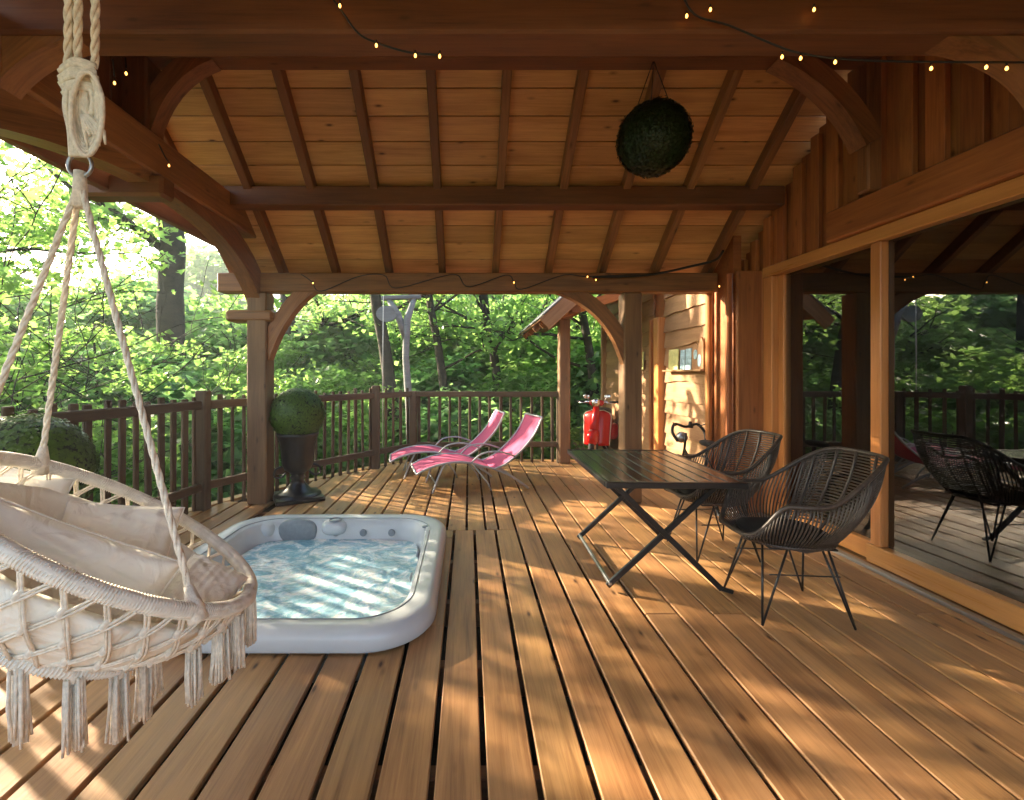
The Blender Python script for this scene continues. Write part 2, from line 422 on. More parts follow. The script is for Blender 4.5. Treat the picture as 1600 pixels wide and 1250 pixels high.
for a, b in zip(nearx, nearx[1:]):
    if a < -3.25 or b > 3.0: continue
    top = min(4.0, left_edge((a+b)/2))
    if (a+b)/2 < -2.0: top = min(left_edge((a+b)/2), 4.9)
    j = 1.0+.0*rnd.random()
    if top < 4.0 or (a+b)/2 < -2.0: cut(a, b, -2.2, top)
    elif (a+b)/2 > .5:
        t_ = left_edge((a+b)/2); jy = rnd.choice([1.2, 2.6, 4.7, 5.6, 9]) 
        if jy < t_-.5: plank(a, b, -2.2, jy-.003); plank(a, b, jy+.003, t_)
        else: plank(a, b, -2.2, t_)
    else: cut(a, b, -2.2, 4.0-.003)
for a, b in zip(farx, farx[1:]):
    m = (a+b)/2
    if m < -2.0 or m > .45: continue
    cut(a, b, 4.0+.003, left_edge(m))
# joists and rim below the boards
for y in [-2+.6*k for k in range(19)]:
    if TUB[2]-.05 < y < TUB[3]+.05:
        beam('joist', (-3.2, y, -.10), (TUB[0]-.05, y, -.10), .06, .14, M['beamdark'], deck, bev=.004)
        beam('joist', (TUB[1]+.05, y, -.10), (3.0, y, -.10), .06, .14, M['beamdark'], deck, bev=.004)
    else:
        x0 = -3.2 if y < 3 else (-2.6 if y < 5.0 else (-1.6 if y < 6.4 else (-.9 if y < 7.1 else 2.0)))
        beam('joist', (x0, y, -.10), (3.0, y, -.10), .06, .14, M['beamdark'], deck, bev=.004)
beam('gap_shade_sheet', (-.1, -2.2, -.30), (-.1, 6.3, -.30), 5.4 if False else 4.6, .02, M['pad'], deck)  # added black sheet, stands in for the shade seen through the board gaps
# curved border strip and fascia following the edge
edge = [(-3.18, -2.2), (-3.10, 3.0), (-2.80, 4.66), (-2.52, 5.24), (-1.46, 6.75), (-.93, 7.32), (1.93, 7.22), (1.93, 9.7)]
for (a, b), (c, d) in zip(edge, edge[1:]):
    beam('fascia_board', (a, b, -.17), (c, d, -.17), .03, .22, M['rail'], deck, bev=.004)
for (a, b), (c, d) in zip(edge[1:6], edge[2:7]):
    beam('border_board', (a+.03, b-.03, -.010), (c+.03, d-.03, -.010), .12, .032, M['deck'], deck, bev=.004)
for x, y in [(-3, 2.6), (-2.5, 4.8), (-1.3, 6.5), (1.4, 7.0), (2.6, 9.4), (-3, -1.5), (0, 0), (0, 4.6), (2.8, 0), (2.8, 4)]:
    beam('support_post', (x, y, -3.0), (x, y, -.17), .2, .2, M['rail'], deck)

# ------------------------------------------------------------------ roof with its timber frame
porch = empty('porch_roof', 'open timber porch roof with arched braces, purlins and plank ceiling over the deck', 'roof')
XL, XR = -2.42, 2.86
SL = .773; ZR = 3.25
def rb(y): return 2.42+SL*(4.9-y)           # underside of rafters, far slope
def rbn(y): return rb(ZR)-SL*(ZR-y)         # near slope
th = math.atan(SL)
# ceiling planks on the far slope, each row a board (two lengths)
row = .205; s = 0; k = 0
up = Vector((0, math.sin(th), math.cos(th)))
down = Vector((0, math.cos(th), -math.sin(th)))
top = Vector((0, ZR, rb(ZR)+.13))
Ls = (5.10-ZR)/math.cos(th)
def row_planks(sgn, Ls, xs):
    s = 0
    while s < Ls-.02:
        w = min(row, Ls-s)
        c = top+Vector((0, sgn*math.cos(th), -math.sin(th)))*(s+w/2)
        upv = Vector((0, sgn*math.sin(th), math.cos(th)))
        cut_ = rnd.choice([.287, -.85, 1.42, -.28])
        for a, b in ((XL-.12, cut_-.0015), (cut_+.0015, XR+.02)):
            beam('ceiling_plank', (a, c.y, c.z), (b+(.14 if b > 2 else 0), c.y, c.z), w-.007, .022, M['ceil'], porch, bev=.003, up=upv)
        s += row
row_planks(1, Ls, 0)
row_planks(-1, (ZR-2.3)/math.cos(th), 0)
# a solid sarking layer above keeps daylight out of the joints
def roof_skin(ya, yb):
    za = (rb(ya) if ya >= ZR else rbn(ya)); zb = (rb(yb) if yb >= ZR else rbn(yb))
    beam('roof_skin', (0.22, ya, za+.20), (.22, yb, zb+.20), XR-XL+.2, .03, M['beamdark'], porch)
roof_skin(ZR-.02, 5.12); roof_skin(2.2, ZR+.02)
# near roof area over and behind the camera: flat board ceiling on joists
for i in range(26):
    y = 2.20-.17*i
    beam('ceiling_plank', (XL-.1, y, 3.235), (XR+.02, y, 3.235), .164, .022, M['ceil'], porch, bev=.003)
beam('roof_skin', (.22, -2.2, 3.27), (.22, 2.35, 3.27), XR-XL+.2, .03, M['beamdark'], porch)
for kx in range(-4, 6):
    x = -.28+.567*kx
    if x < XL: continue
    o = .5*.10
    p0 = Vector((x, ZR+.03, rb(ZR+.03)+.055)); p1 = Vector((x, 5.02, rb(5.02)+.055))
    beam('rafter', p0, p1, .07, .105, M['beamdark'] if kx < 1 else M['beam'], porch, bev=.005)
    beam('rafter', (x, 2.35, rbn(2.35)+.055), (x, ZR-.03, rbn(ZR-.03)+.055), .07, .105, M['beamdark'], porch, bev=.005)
# eave beam, purlins, ridge
beam('eave_beam', (-2.62, 4.88, 2.31), (2.60, 4.88, 2.31), .17, .20, M['beam'], porch, bev=.012)
beam('purlin', (-2.50, 4.20, 2.955), (2.84, 4.20, 2.955), .15, .175, M['beamdark'], porch, bev=.010)
beam('ridge_beam', (-2.50, 3.22, 3.62), (2.84, 3.22, 3.62), .15, .20, M['beamdark'], porch, bev=.010)
beam('purlin', (-3.4, 2.17, 3.055), (2.84, 2.17, 3.055), .17, .31, M['beamdark'], porch, bev=.012)
beam('crossbeam', (-2.7, 1.20, 3.10), (2.84, 1.20, 3.10), .16, .24, M['beam'], porch, bev=.012)
# left frame: posts, tie beam, arches
XF = -2.27
def post(name, x, y, z0, z1, w, mat, par, d=None):
    return beam(name, (x, y, z0), (x, y, z1), d or w, w, mat, par, bev=.012, up=(1, 0, 0))
post('post', -2.20, 4.88, 0, 2.21, .205, M['post'], porch)
post('post', -2.20, 1.40, 0, 2.72, .205, M['beam'], porch) if False else None
beam('tie_beam', (-2.22, -.6, 2.86), (-2.22, 4.78, 2.86), .17, .27, M['beam'], porch, bev=.012)
beam('outer_plate', (-2.47, -.6, 2.70), (-2.47, 4.5, 2.70), .06, .20, M['beamdark'], porch, bev=.008)
arc_brace('arch_brace', (-2.24, 4.90, 1.98), (-2.24, 3.20, 2.66), (0, .22, .17), .15, .22, M['beam'], porch, (1, 0, 0))
arc_brace('arch_brace', (-2.24, 1.00, 1.90), (-2.24, 3.20, 2.66), (0, -.12, .16), .15, .22, M['beam'], porch, (1, 0, 0))
post('near_post', -2.26, .95, 0, 2.72, .2, M['beam'], porch)
beam('peg_block', (-2.65, 3.20, 2.64), (-2.08, 3.20, 2.64), .15, .15, M['beamdark'], porch, bev=.02)
beam('peg_block', (-2.52, 4.885, 1.96), (-2.03, 4.885, 1.96), .245, .12, M['beam'], porch, bev=.025)
post('king_post', -2.28, 3.22, 2.99, 3.52, .19, M['beamdark'], porch)
arc_brace('ridge_brace', (-2.19, 3.22, 2.98), (-1.76, 3.22, 3.51), (-.055, 0, .075), .12, .13, M['beam'], porch, (0, 1, 0))
arc_brace('purlin_brace', (-2.24, 2.17, 2.55), (-1.80, 2.17, 2.90), (-.05, 0, .05), .12, .14, M['beam'], porch, (0, 1, 0))
arc_brace('eave_brace', (-2.09, 4.88, 1.50), (-1.62, 4.88, 2.21), (-.035, 0, .065), .13, .14, M['beam'], porch, (0, 1, 0))
post('post', 1.725, 4.92, 0, 2.21, .19, M['post'], porch)
arc_brace('eave_brace', (1.64, 4.90, 1.42), (.93, 4.90, 2.21), (.10, 0, .11), .11, .14, M['beam'], porch, (0, 1, 0))
arc_brace('ridge_brace', (2.72, 3.22, 2.92), (2.12, 3.22, 3.51), (.06, 0, .055), .14, .13, M['beam'], porch, (0, 1, 0))
for k in range(5):
    yy = 2.36+.19*k
    beam('gable_board', (-2.36, yy, 2.96), (-2.36, yy, rbn(min(yy, 3.2))+.15), .187, .022, M['beamdark'], porch, up=(1, 0, 0))
post('wall_post', 2.80, 3.22, 2.62, 3.52, .10, M['beam'], porch)
arc_brace('purlin_brace', (2.74, 2.17, 2.50), (2.20, 2.17, 2.90), (.09, 0, .07), .12, .15, M['beam'], porch, (0, 1, 0))
# outer barge rafters beyond the tie beam on the left gable
beam('barge_rafter', (-2.52, ZR+.05, rb(ZR)+.10), (-2.52, 5.1, rb(5.1)+.10), .05, .16, M['beamdark'], porch)
beam('barge_rafter', (-2.52, ZR-.05, rb(ZR)+.10), (-2.52, 2.3, rbn(2.3)+.10), .05, .16, M['beamdark'], porch)

# ------------------------------------------------------------------ cabin
cabin = empty('timber_cabin', 'honey brown timber cabin wall with sliding glass doors and board cladding', 'cabin', (2.9, 2, 0))
XW = 2.9
def roofh(y):
    if y > ZR: return rb(y)+.11
    return max(rbn(y)+.11, 3.22)
# board-on-board gable cladding above the doors
y = 0.2
backs = []
while y < 4.95:
    bot = 2.60 if y < 3.5 else 2.375
    h1 = min(roofh(y), roofh(y+.2))
    if h1-bot > .05:
        beam('wall_board', (XW, y+.1, bot), (XW, y+.1, h1), .198, .022, M['clad'], cabin, bev=.003, up=(1, 0, 0))
        bw = rnd.uniform(.075, .13)
        yy = y+rnd.uniform(-.015, .015)
        beam('batten', (XW-.034, yy, bot+.001-rnd.uniform(-.02, .03)*(y > 4.4)), (XW-.034, yy, min(roofh(yy-.05), roofh(yy+.05))-.03), bw, .04, M['clad'], cabin, bev=.004, up=(1, 0, 0))
    y += .2
beam('header_log', (XW-.02, .0, 2.492), (XW-.02, 3.60, 2.492), .19, .235, M['clad'], cabin, bev=.012)
# sliding door: frame
door = empty('sliding_door'); door.parent = cabin; door.matrix_basis = parent_inv(cabin) @ Matrix.Identity(4)
def fr(nme, a, b, w, h, par=door): return beam(nme, a, b, w, h, M['frame'], par, bev=.006)
fr('frame', (XW, .55, 2.325), (XW, 4.45, 2.325), .13, .095)
fr('frame', (XW, 4.395, .02), (XW, 4.395, 2.277), .10, .13)
fr('frame', (XW, 3.235, .15), (XW, 3.235, 2.277), .09, .085)
fr('frame', (XW, .55, .085), (XW, 3.29, .085), .13, .13)
fr('frame', (XW+.03, 3.295, .085), (XW+.03, 4.34, .085), .09, .13)
fr('frame', (XW, .60, .15), (XW, .60, 2.277), .12, .13)
fr('frame', (XW+.05, 4.30, .15), (XW+.05, 4.30, 2.277), .08, .09)
def pane(y0, y1, x, z0=.151, z1=2.276):
    bm = bmesh.new(); add_box(bm, .008, y1-y0, z1-z0)
    o = link('pane', bm_mesh('pane', bm), M['glass']); o.parent = door
    o.matrix_basis = parent_inv(door) @ Matrix.Translation((x, (y0+y1)/2, (z0+z1)/2))
    return o
pane(.665, 3.187, XW+.01); pane(3.294, 4.258, XW+.04)
beam('threshold', (XW-.11, .5, .012), (XW-.11, 4.42, .012), .05, .024, M['steel'], door, bev=.004)
beam('handle', (XW-.085, 3.24, .95), (XW-.085, 3.24, 1.12), .02, .03, M['blackmetal'], door, bev=.004) if False else None
# room behind
def slab(nme, a, b, mat, par=cabin):
    a, b = Vector(a), Vector(b); c = (a+b)/2; d = b-a
    bm = bmesh.new(); add_box(bm, abs(d.x), abs(d.y), abs(d.z)); o = link(nme, bm_mesh(nme, bm), mat)
    o.parent = par; o.matrix_basis = parent_inv(par) @ Matrix.Translation(c); return o
slab('inner_floor', (3.05, -2, -.05), (7, 4.55, -.005), M['inner'])
slab('inner_wall', (7.0, -2, -.05), (7.06, 4.6, 3.2), M['inner'])
slab('inner_wall', (3.05, 4.56, -.05), (7, 4.62, 3.2), M['inner'])
slab('inner_wall', (3.05, -2.06, -.05), (7, -2.0, 3.2), M['inner'])
slab('inner_ceiling', (2.95, -2, 2.63), (7, 4.6, 2.66), M['inner'])
slab('wall', (XW-.04, -2.2, 0), (XW+.05, .53, 3.2), M['clad'])
slab('outer_roof', (2.98, -2.2, 3.25), (7.2, 4.9, 3.3), M['beamdark'])
slab('outer_wall', (3.0, 4.63, -2.5), (7.1, 4.66, 3.2), M['clad'])
# return wall at the corner: wide planks
beam('corner_board', (2.74, 4.50, 0), (2.74, 4.50, 2.36), .24, .05, M['clad'], cabin, bev=.006, up=(0, 1, 0))
post('corner_post', 2.905, 4.535, 0, 2.36, .13, M['clad'], cabin)
post('corner_trim', 2.60, 4.60, 0, 2.36, .055, M['clad'], cabin)
post('corner_trim', 2.58, 4.95, 0, 2.30, .05, M['clad'], cabin, .07)
# waney edge cladding beyond, on the plane x = 2.64
XC = 2.64
slab('wall', (XC+.02, 4.63, -.1), (XC+.10, 9.0, 2.9), M['clad'])
def waney(y0, y1, zb, zt, seed):
    n = 26; V = []; F = []
    L = y1-y0
    for i in range(n+1):
        t = i/n; yy = -L/2+L*t
        w = .028*noise.noise(Vector((t*L*1.7, seed*3.1, 0)))*1.6+.012*noise.noise(Vector((t*L*6, seed*7.7, 4)))
        for xx, zz in ((-.040, zb+w), (-.004, zb+w+.004), (-.002, zt), (-.010, zt)):
            V.append((yy, -xx-.0, zz-(zb+zt)/2))
    for i in range(n):
        for k in range(4):
            k2 = (k+1) % 4; F.append((i*4+k, i*4+k2, i*4+4+k2, i*4+4+k))
    F.append((0, 1, 2, 3)); F.append((n*4+3, n*4+2, n*4+1, n*4))
    bm = bmesh.new(); vs = [bm.verts.new(v) for v in V]
    for f in F: bm.faces.new([vs[i] for i in f])
    me = bm_mesh('cladding_board', bm); o = link('cladding_board', me, M['waney']); o.parent = cabin
    mw = Matrix(((0, -1, 0, XC+.018), (1, 0, 0, (y0+y1)/2), (0, 0, 1, (zb+zt)/2), (0, 0, 0, 1)))
    o.matrix_basis = parent_inv(cabin) @ mw
for (a, b) in ((5.0, 6.18), (6.55, 8.8)):
    z = -.02; i = 0
    while z < 2.75:
        h = rnd.uniform(.19, .25)
        waney(a, b, z, z+h+.05, i*1.3+a); z += h; i += 1
beam('door_frame', (XC-.03, 6.27, 0), (XC-.03, 6.27, 2.12), .16, .13, M['frame'], cabin, up=(1, 0, 0))
beam('door_frame', (XC-.03, 6.50, 0), (XC-.03, 6.50, 2.12), .07, .11, M['clad'], cabin, up=(1, 0, 0))
post('corner_trim', XC-.03, 8.88, -.1, 2.7, .10, M['waney'], cabin)

# lean-to roof over the far side passage
lean = empty('lean_to_roof', 'small sloping timber lean-to roof with barge board coloured pale where lit, beyond the right post', 'roof', (2, 7.5, 0))
lu = Vector((-.68, 0, .75)).normalized()
def ll(t): return (1.02+t*.80, 2.02+t*.74)     # x, z along the slope
a0, a1 = ll(0), ll(2.0)
beam('barge_board', (a0[0], 6.18, a0[1]), (ll(.62)[0], 6.18, ll(.62)[1]), .035, .19, M['waney'], lean, up=(0, 0, 1))  # lower length in paler wood: the bright light on it is put into the colour
beam('barge_board', (ll(.62)[0], 6.181, ll(.62)[1]), (a1[0], 6.181, a1[1]), .035, .19, M['beam'], lean, up=(0, 0, 1))
for i in range(9):
    t = .11+i*.21; x, z = ll(t)
    beam('roof_plank', (x, 6.2, z+.10), (x, 9.3, z+.10), .22, .02, M['beam'], lean, up=lu)
for yy in (6.8, 7.5, 8.2, 8.9):
    beam('rafter', (a0[0]+.05, yy, a0[1]+.04), (a1[0], yy, a1[1]+.04), .06, .09, M['beam'], lean)
beam('roof_skin', (a0[0]-.02, 7.75, a0[1]+.13), (a1[0], 7.75, a1[1]+.13), 3.2, .02, M['greywood'], lean)
beam('plate_beam', (1.46, 6.25, 2.27), (1.46, 9.3, 2.27), .13, .17, M['beam'], lean)
post('post', 1.46, 7.05, 0, 2.19, .165, M['post'], lean)
beam('rafter', (1.30, 6.42, 2.20), (2.62, 6.42, 2.62), .10, .13, M['frame'], lean)

# ------------------------------------------------------------------ railing
rail = empty('deck_railing', 'brown wooden picket railing running round the deck edge', 'railing')
rp = [(-3.02, -1.8), (-2.98, 1.0), (-2.93, 2.75), (-2.66, 4.62), (-2.40, 5.12), (-1.33, 6.62), (-.86, 7.18), (1.38, 7.08)]
RH = 1.09
for i, ((a, b), (c, d)) in enumerate(zip(rp, rp[1:])):
    p, q = Vector((a, b, 0)), Vector((c, d, 0)); L = (q-p).length; t = (q-p).normalized(); nrm = Vector((t.y, -t.x, 0))
    ext = .0
    beam('top_rail', p+Vector((0, 0, RH-.045)), q+Vector((0, 0, RH-.045)), .05, .085, M['rail'], rail, bev=.008)
    zl = .24+rnd.uniform(-.02, .02)
    beam('lower_rail', p+Vector((0, 0, zl)), q+Vector((0, 0, zl+rnd.uniform(-.03, .03))), .05, .08, M['rail'], rail, bev=.008)
    far = i == 6
    n = max(1, int(L/(.150 if far else .128)))
    for k in range(n):
        s = (k+.5)/n*L+rnd.uniform(-.008, .008)
        w = rnd.uniform(.034, .05) if far else rnd.uniform(.045, .075)*(1.0 if b < 4 else .72)
        base = p+t*s-nrm*.045
        topz = RH-.02 if far else RH+rnd.uniform(.02, .07)
        lean_ = Vector((rnd.uniform(-.012, .012), rnd.uniform(-.012, .012), 0))
        beam('picket', base+Vector((0, 0, -.12)), base+lean_+Vector((0, 0, topz)), w, .028, M['rail'], rail, bev=.006, up=nrm)
for i, (x, y) in enumerate(rp):
    if i == 4: continue
    post('post', x, y, -.2, RH+(.10 if i in (3, 5, 1, 2) else .0), .11 if i < 7 else .06, M['rail'], rail)
for x, y in ((-3.03, -1.8),): pass

# grey forked post beyond the corner
fp = empty('forked_post', 'weathered grey forked post standing behind the railing corner', 'post', (-.96, 7.45, 0))
tube('post', [P(648, 700, 7.45)+Vector((0, 0, -3)), P(640, 640, 7.45), P(634, 560, 7.45), P(636, 500, 7.45), P(648, 464, 7.45)], [.07, .065, .055, .06, .04], M['greywood'], fp, 10)
tube('fork', [P(634, 530, 7.45), P(622, 492, 7.45), P(606, 466, 7.45)], [.05, .06, .04], M['greywood'], fp, 8)
beam('crosspiece', P(596, 466, 7.45), P(658, 464, 7.45), .10, .07, M['greywood'], fp, bev=.012)
V, F = [], []
for zz in (0, .05):
    for k in range(20):
        a = 2*math.pi*k/20; V.append((.17*math.cos(a), zz, .13*math.sin(a)))
F = [tuple(range(20)), tuple(range(39, 19, -1))]+[(k, 20+k, 20+(k+1) % 20, (k+1) % 20) for k in range(20)]
dp = worldmesh('disc', mesh_from('disc', V, F), M['greywood'], None); dp.parent = fp; dp.matrix_basis = parent_inv(fp) @ Matrix.Translation(P(604, 490, 7.4))
tube('thin_rope', [P(599, 462, 7.4), P(598, 560, 7.4), P(598, 700, 7.4)], .008, M['rope'], fp, 5)

# ------------------------------------------------------------------ hot tub
tx0, tx1, ty0, ty1 = TUB; tcx, tcy = (tx0+tx1)/2, (ty0+ty1)/2
tub = empty('hot_tub', 'pale blue-grey hot tub sunk into the deck, full of bubbling water', 'hot tub', (tcx, tcy, 0))
def rr_loop(hx, hy, r, z, n=12, sup=1.0):
    out = []
    for cx, cy, a0 in ((hx-r, hy-r, 0), (-hx+r, hy-r, 90), (-hx+r, -hy+r, 180), (hx-r, -hy+r, 270)):
        for k in range(n+1):
            a = R(a0+90*k/n); out.append((cx+r*math.cos(a), cy+r*math.sin(a), z))
    return out
HX, HY = (tx1-tx0)/2, (ty1-ty0)/2
prof = [(0, .012, .34), (-.012, .03, .34), (-.008, .075, .34), (.0, .10, .34), (.02, .118, .33), (.05, .124, .32), (.10, .118, .30), (.135, .108, .29), (.15, .095, .285), (.165, .04, .28), (.19, -.06, .27), (.23, -.25, .26), (.30, -.55, .24), (.5, -.75, .2)]
V, F = [], []
n = 12; N = 4*(n+1)
for i, (ins, z, r) in enumerate(prof):
    for j, (x, y, zz) in enumerate(rr_loop(HX-ins, HY-ins, r, z, n)):
        # the moulded bench and arm lobes narrow the inside a little
        V.append((x, y, zz))
for i in range(len(prof)-1):
    for k in range(N):
        k2 = (k+1) % N; F.append((i*N+k, i*N+k2, (i+1)*N+k2, (i+1)*N+k))
F.append(tuple((len(prof)-1)*N+k for k in range(N)))
sh = link('shell', mesh_from('shell', V, F, True), M['tub'], tub)
# moulded lobes on the far inner wall
def lobe(nm_, x, y, z, sx, sy, sz, mat, par=tub):
    bm = bmesh.new(); bmesh.ops.create_uvsphere(bm, u_segments=24, v_segments=12, radius=1)
    for v in bm.verts:
        for k in range(3):
            c = v.co[k]; v.co[k] = math.copysign(abs(c)**.72, c)
        v.co.x *= sx; v.co.y *= sy; v.co.z *= sz
    return link(nm_, bm_mesh(nm_, bm, True), mat, par, (x, y, z))
lobe('headrest', -.38, HY-.165, .015, .165, .045, .105, M['tubgrey'])
lobe('arm_lobe', -.66, HY-.16, .04, .10, .10, .07, M['tub'])
lobe('arm_lobe', -.07, HY-.15, .052, .105, .085, .062, M['tub'])
V, F = lathe_data([(.0, .0), (.035, .0), (.040, .006), (.046, .012), (.052, .010), (.055, .0)], 24)
link('cup_holder', mesh_from('cup', V, F, True), M['tubgrey'], tub, (-.06, HY-.165, .112))
lobe('control_panel', HX-.16, .62, .105, .028, .018, .010, M['tubgrey'])
lobe('button', HX-.13, .80, .112, .018, .018, .006, M['red'])
lobe('valve', HX-.13, .80, .114, .030, .030, .004, M['tub'])
for (jx, jy, ax) in ((-.62, HY-.19, 0), (-.05, HY-.19, 0), (.18, HY-.19, 0), (.42, HY-.19, 0), (HX-.19, .30, 1), (HX-.19, -.10, 1), (HX-.19, -.5, 1), (-HX+.19, .3, 1), (-HX+.19, -.2, 1)):
    V, F = lathe_data([(0, .006), (.010, .010), (.014, .004), (.022, .008), (.028, .003), (.030, -.006)], 18)
    o = link('jet', mesh_from('jet', V, F, True), M['steel'] if jx < 0 else M['tubgrey'], tub, (jx, jy, .012)); o.rotation_euler = (R(78), 0, 0) if ax == 0 else (R(78), 0, R(-90) if jx > 0 else R(90))
tube('moulded_seam', rr_loop(HX-.118, HY-.118, .295, .1155, 12), .0028, M['tubgrey'], tub, 5, True, world=False)
# water
gx, gy = 150, 160; V = []; F = []
wx, wy = HX-.178, HY-.178
for j in range(gy+1):
    for i in range(gx+1):
        u = i/gx*2-1; v = j/gy*2-1
        # squircle map to a rounded rectangle
        e = 1-.10*(u*u*v*v)**1.0
        x = u*wx*e; y = v*wy*e
        q = Vector((x, y, 0)); edge_ = max(0, 1-max(abs(u), abs(v))**10)
        h = .004*noise.noise(q*4.5)+.005*noise.noise(q*11+Vector((5, 2, 0)))+.007*abs(noise.noise(q*24))
        h += .014*max(0, noise.noise(q*3.0+Vector((9, 9, 0))))*abs(noise.noise(q*15))*2
        V.append((x, y, -.042+h*edge_))
for j in range(gy):
    for i in range(gx):
        a = j*(gx+1)+i; F.append((a, a+1, a+gx+2, a+gx+1))
link('water', mesh_from('water', V, F, True), M['water'], tub)
# wooden trim along the right side and a stopper on the deck
beam('side_trim', (.016+HX, -HY+.36, .012), (.016+HX, HY-.34, .012), .02, .022, M['deck'], tub, bev=.004)

# ------------------------------------------------------------------ round clipped foliage
def leaf_cloud(name, pts, nrms, size, mat, parent=None, seed=1, spread=.9, lobed=False, local=False, asp=.55):
    rg = np.random.default_rng(seed); n = len(pts); pts = np.asarray(pts, float); nr = np.asarray(nrms, float)
    d = nr+rg.normal(0, spread, (n, 3)); d /= np.linalg.norm(d, axis=1)[:, None]+1e-9
    t = rg.normal(0, 1, (n, 3)); t -= d*(t*d).sum(1)[:, None]; t /= np.linalg.norm(t, axis=1)[:, None]+1e-9
    s = np.cross(d, t); sz = size*rg.uniform(.6, 1.35, n)[:, None]
    # folded leaf: base, left, tip, right around the midrib
    fold = .22
    if lobed:
        shp = [(-.05, 0, 0), (.18, .42, fold*.7), (.42, .20, fold*.3), (.62, .50, fold), (.70, .18, fold*.3), (1.05, 0, 0), (.70, -.18, fold*.3), (.62, -.50, fold), (.42, -.20, fold*.3), (.18, -.42, fold*.7)]
        polys = [(0, 1, 2, 3, 4, 5), (0, 5, 6, 7, 8, 9)]
    else:
        shp = [(0, 0, 0), (.45, asp, fold), (1, 0, 0), (.45, -asp, fold)]
        polys = [(0, 1, 2), (0, 2, 3)]
    m = len(shp)
    V = np.zeros((n, m, 3))
    for k, (a, b, c) in enumerate(shp): V[:, k] = pts+(t*a+s*b+d*c)*sz
    me = bpy.data.meshes.new(name); me.vertices.add(n*m); me.vertices.foreach_set('co', V.reshape(-1))
    pl = len(polys[0]); npoly = len(polys)
    base = np.arange(n)[:, None, None]*m
    idx = (base+np.array(polys)[None]).reshape(-1)
    me.loops.add(len(idx)); me.loops.foreach_set('vertex_index', idx.astype(np.int32))
    me.polygons.add(n*npoly); me.polygons.foreach_set('loop_start', (np.arange(n*npoly)*pl).astype(np.int32))
    me.update(calc_edges=True); me.validate()
    me.materials.append(mat)
    o = link(name, me, None, parent); return o
def box_ball(par, c, r, mat, nl=7000, seed=3, size=.02):
    bm = bmesh.new(); bmesh.ops.create_icosphere(bm, subdivisions=4, radius=r*.95)
    for v in bm.verts: v.co *= 1+.02*noise.noise(v.co*9/r*.3)
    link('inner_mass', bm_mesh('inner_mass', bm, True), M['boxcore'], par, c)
    rg = np.random.default_rng(seed); d = rg.normal(0, 1, (nl, 3)); d /= np.linalg.norm(d, axis=1)[:, None]
    rad = r*(1-.085*rg.random(nl)**1.0+.014*rg.normal(0, 1, nl)+.02*np.sin(d[:, 0]*9+seed)*np.sin(d[:, 1]*8)*np.sin(d[:, 2]*10))
    o = leaf_cloud('foliage', d*rad[:, None], d, size, mat, par, seed, 2.2); o.location = c
def urn(par, h=.70, r=.24):
    pr = [(0, 0), (.235, 0), (.25, .02), (.25, .055), (.19, .075), (.14, .10), (.085, .16), (.065, .20), (.085, .225), (.065, .25), (.09, .28), (.14, .31), (.165, .37), (.175, .50), (.19, .60), (.215, .66), (.225, .68), (.22, .70), (.20, .70), (.18, .66), (0, .66)]
    V, F = lathe_data([(a*r/.24, b*h/.70) for a, b in pr], 36)
    # fluting on the bowl
    V = [(x*(1+.02*math.cos(18*math.atan2(y, x))*(h*.45 < z < h*.93)), y*(1+.02*math.cos(18*math.atan2(y, x))*(h*.45 < z < h*.93)), z) for x, y, z in V]
    link('urn', mesh_from('urn', V, F, True), M['pot'], par)
    bm = bmesh.new(); add_box(bm, r*2.1, r*2.1, .045, Matrix.Translation((0, 0, .0225)), bev=.008); link('plinth', bm_mesh('plinth', bm), M['pot'], par)
    for sx in (-1, 1):
        tube('handle', catmull([(sx*.16, 0, h*.50), (sx*.225, 0, h*.46), (sx*.235, 0, h*.36), (sx*.17, 0, h*.34), (sx*.12, 0, h*.40)], 5), .012, M['pot'], par, 6, world=False)
t1 = empty('potted_topiary', 'clipped green box ball in a black fluted urn beside the far left post', 'topiary', (-1.86, 5.02, 0), .5)
urn(t1, .72, .235); box_ball(t1, (0, 0, .915), .285, M['box'], 10000, 3, .024)
t2 = empty('potted_topiary', 'large clipped box ball against the railing behind the swing chair', 'topiary', (-2.52, 2.62, 0), .2)
urn(t2, .52, .23); box_ball(t2, (0, 0, .79), .33, M['box'], 12000, 5, .024)
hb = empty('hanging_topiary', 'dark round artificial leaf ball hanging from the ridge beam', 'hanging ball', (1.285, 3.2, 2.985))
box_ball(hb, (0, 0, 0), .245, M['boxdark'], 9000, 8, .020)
for a in (-.12, .13, .0):
    tube('hanging_wire', [(1.285+a, 3.2+(.05 if a == 0 else 0), 3.19), (1.285, 3.2, 3.53)], .003, M['cable'], hb, 5)

# ------------------------------------------------------------------ macrame swing chair
sw = empty('swing_chair', 'cream macrame swing chair hanging on ropes beside the hot tub', 'swing chair', (-1.115, 1.473, .5))
RC = Vector((-1.115, 1.473, .852)); nrm = Vector((math.sin(.629), math.sin(.339), 1)).normalized()
ru = nrm.cross(Vector((0, 1, 0))).normalized(); rv = nrm.cross(ru)
def ringp(c, r, a): return c+(ru*math.cos(a)+rv*math.sin(a))*r
RR = .455
NB = 96
tube('hoop', [ringp(RC, RR, 2*math.pi*k/NB) for k in range(NB)], [.0215+.0012*math.sin(k*2.1) for k in range(NB)], M['wrap'], sw, 12, True)
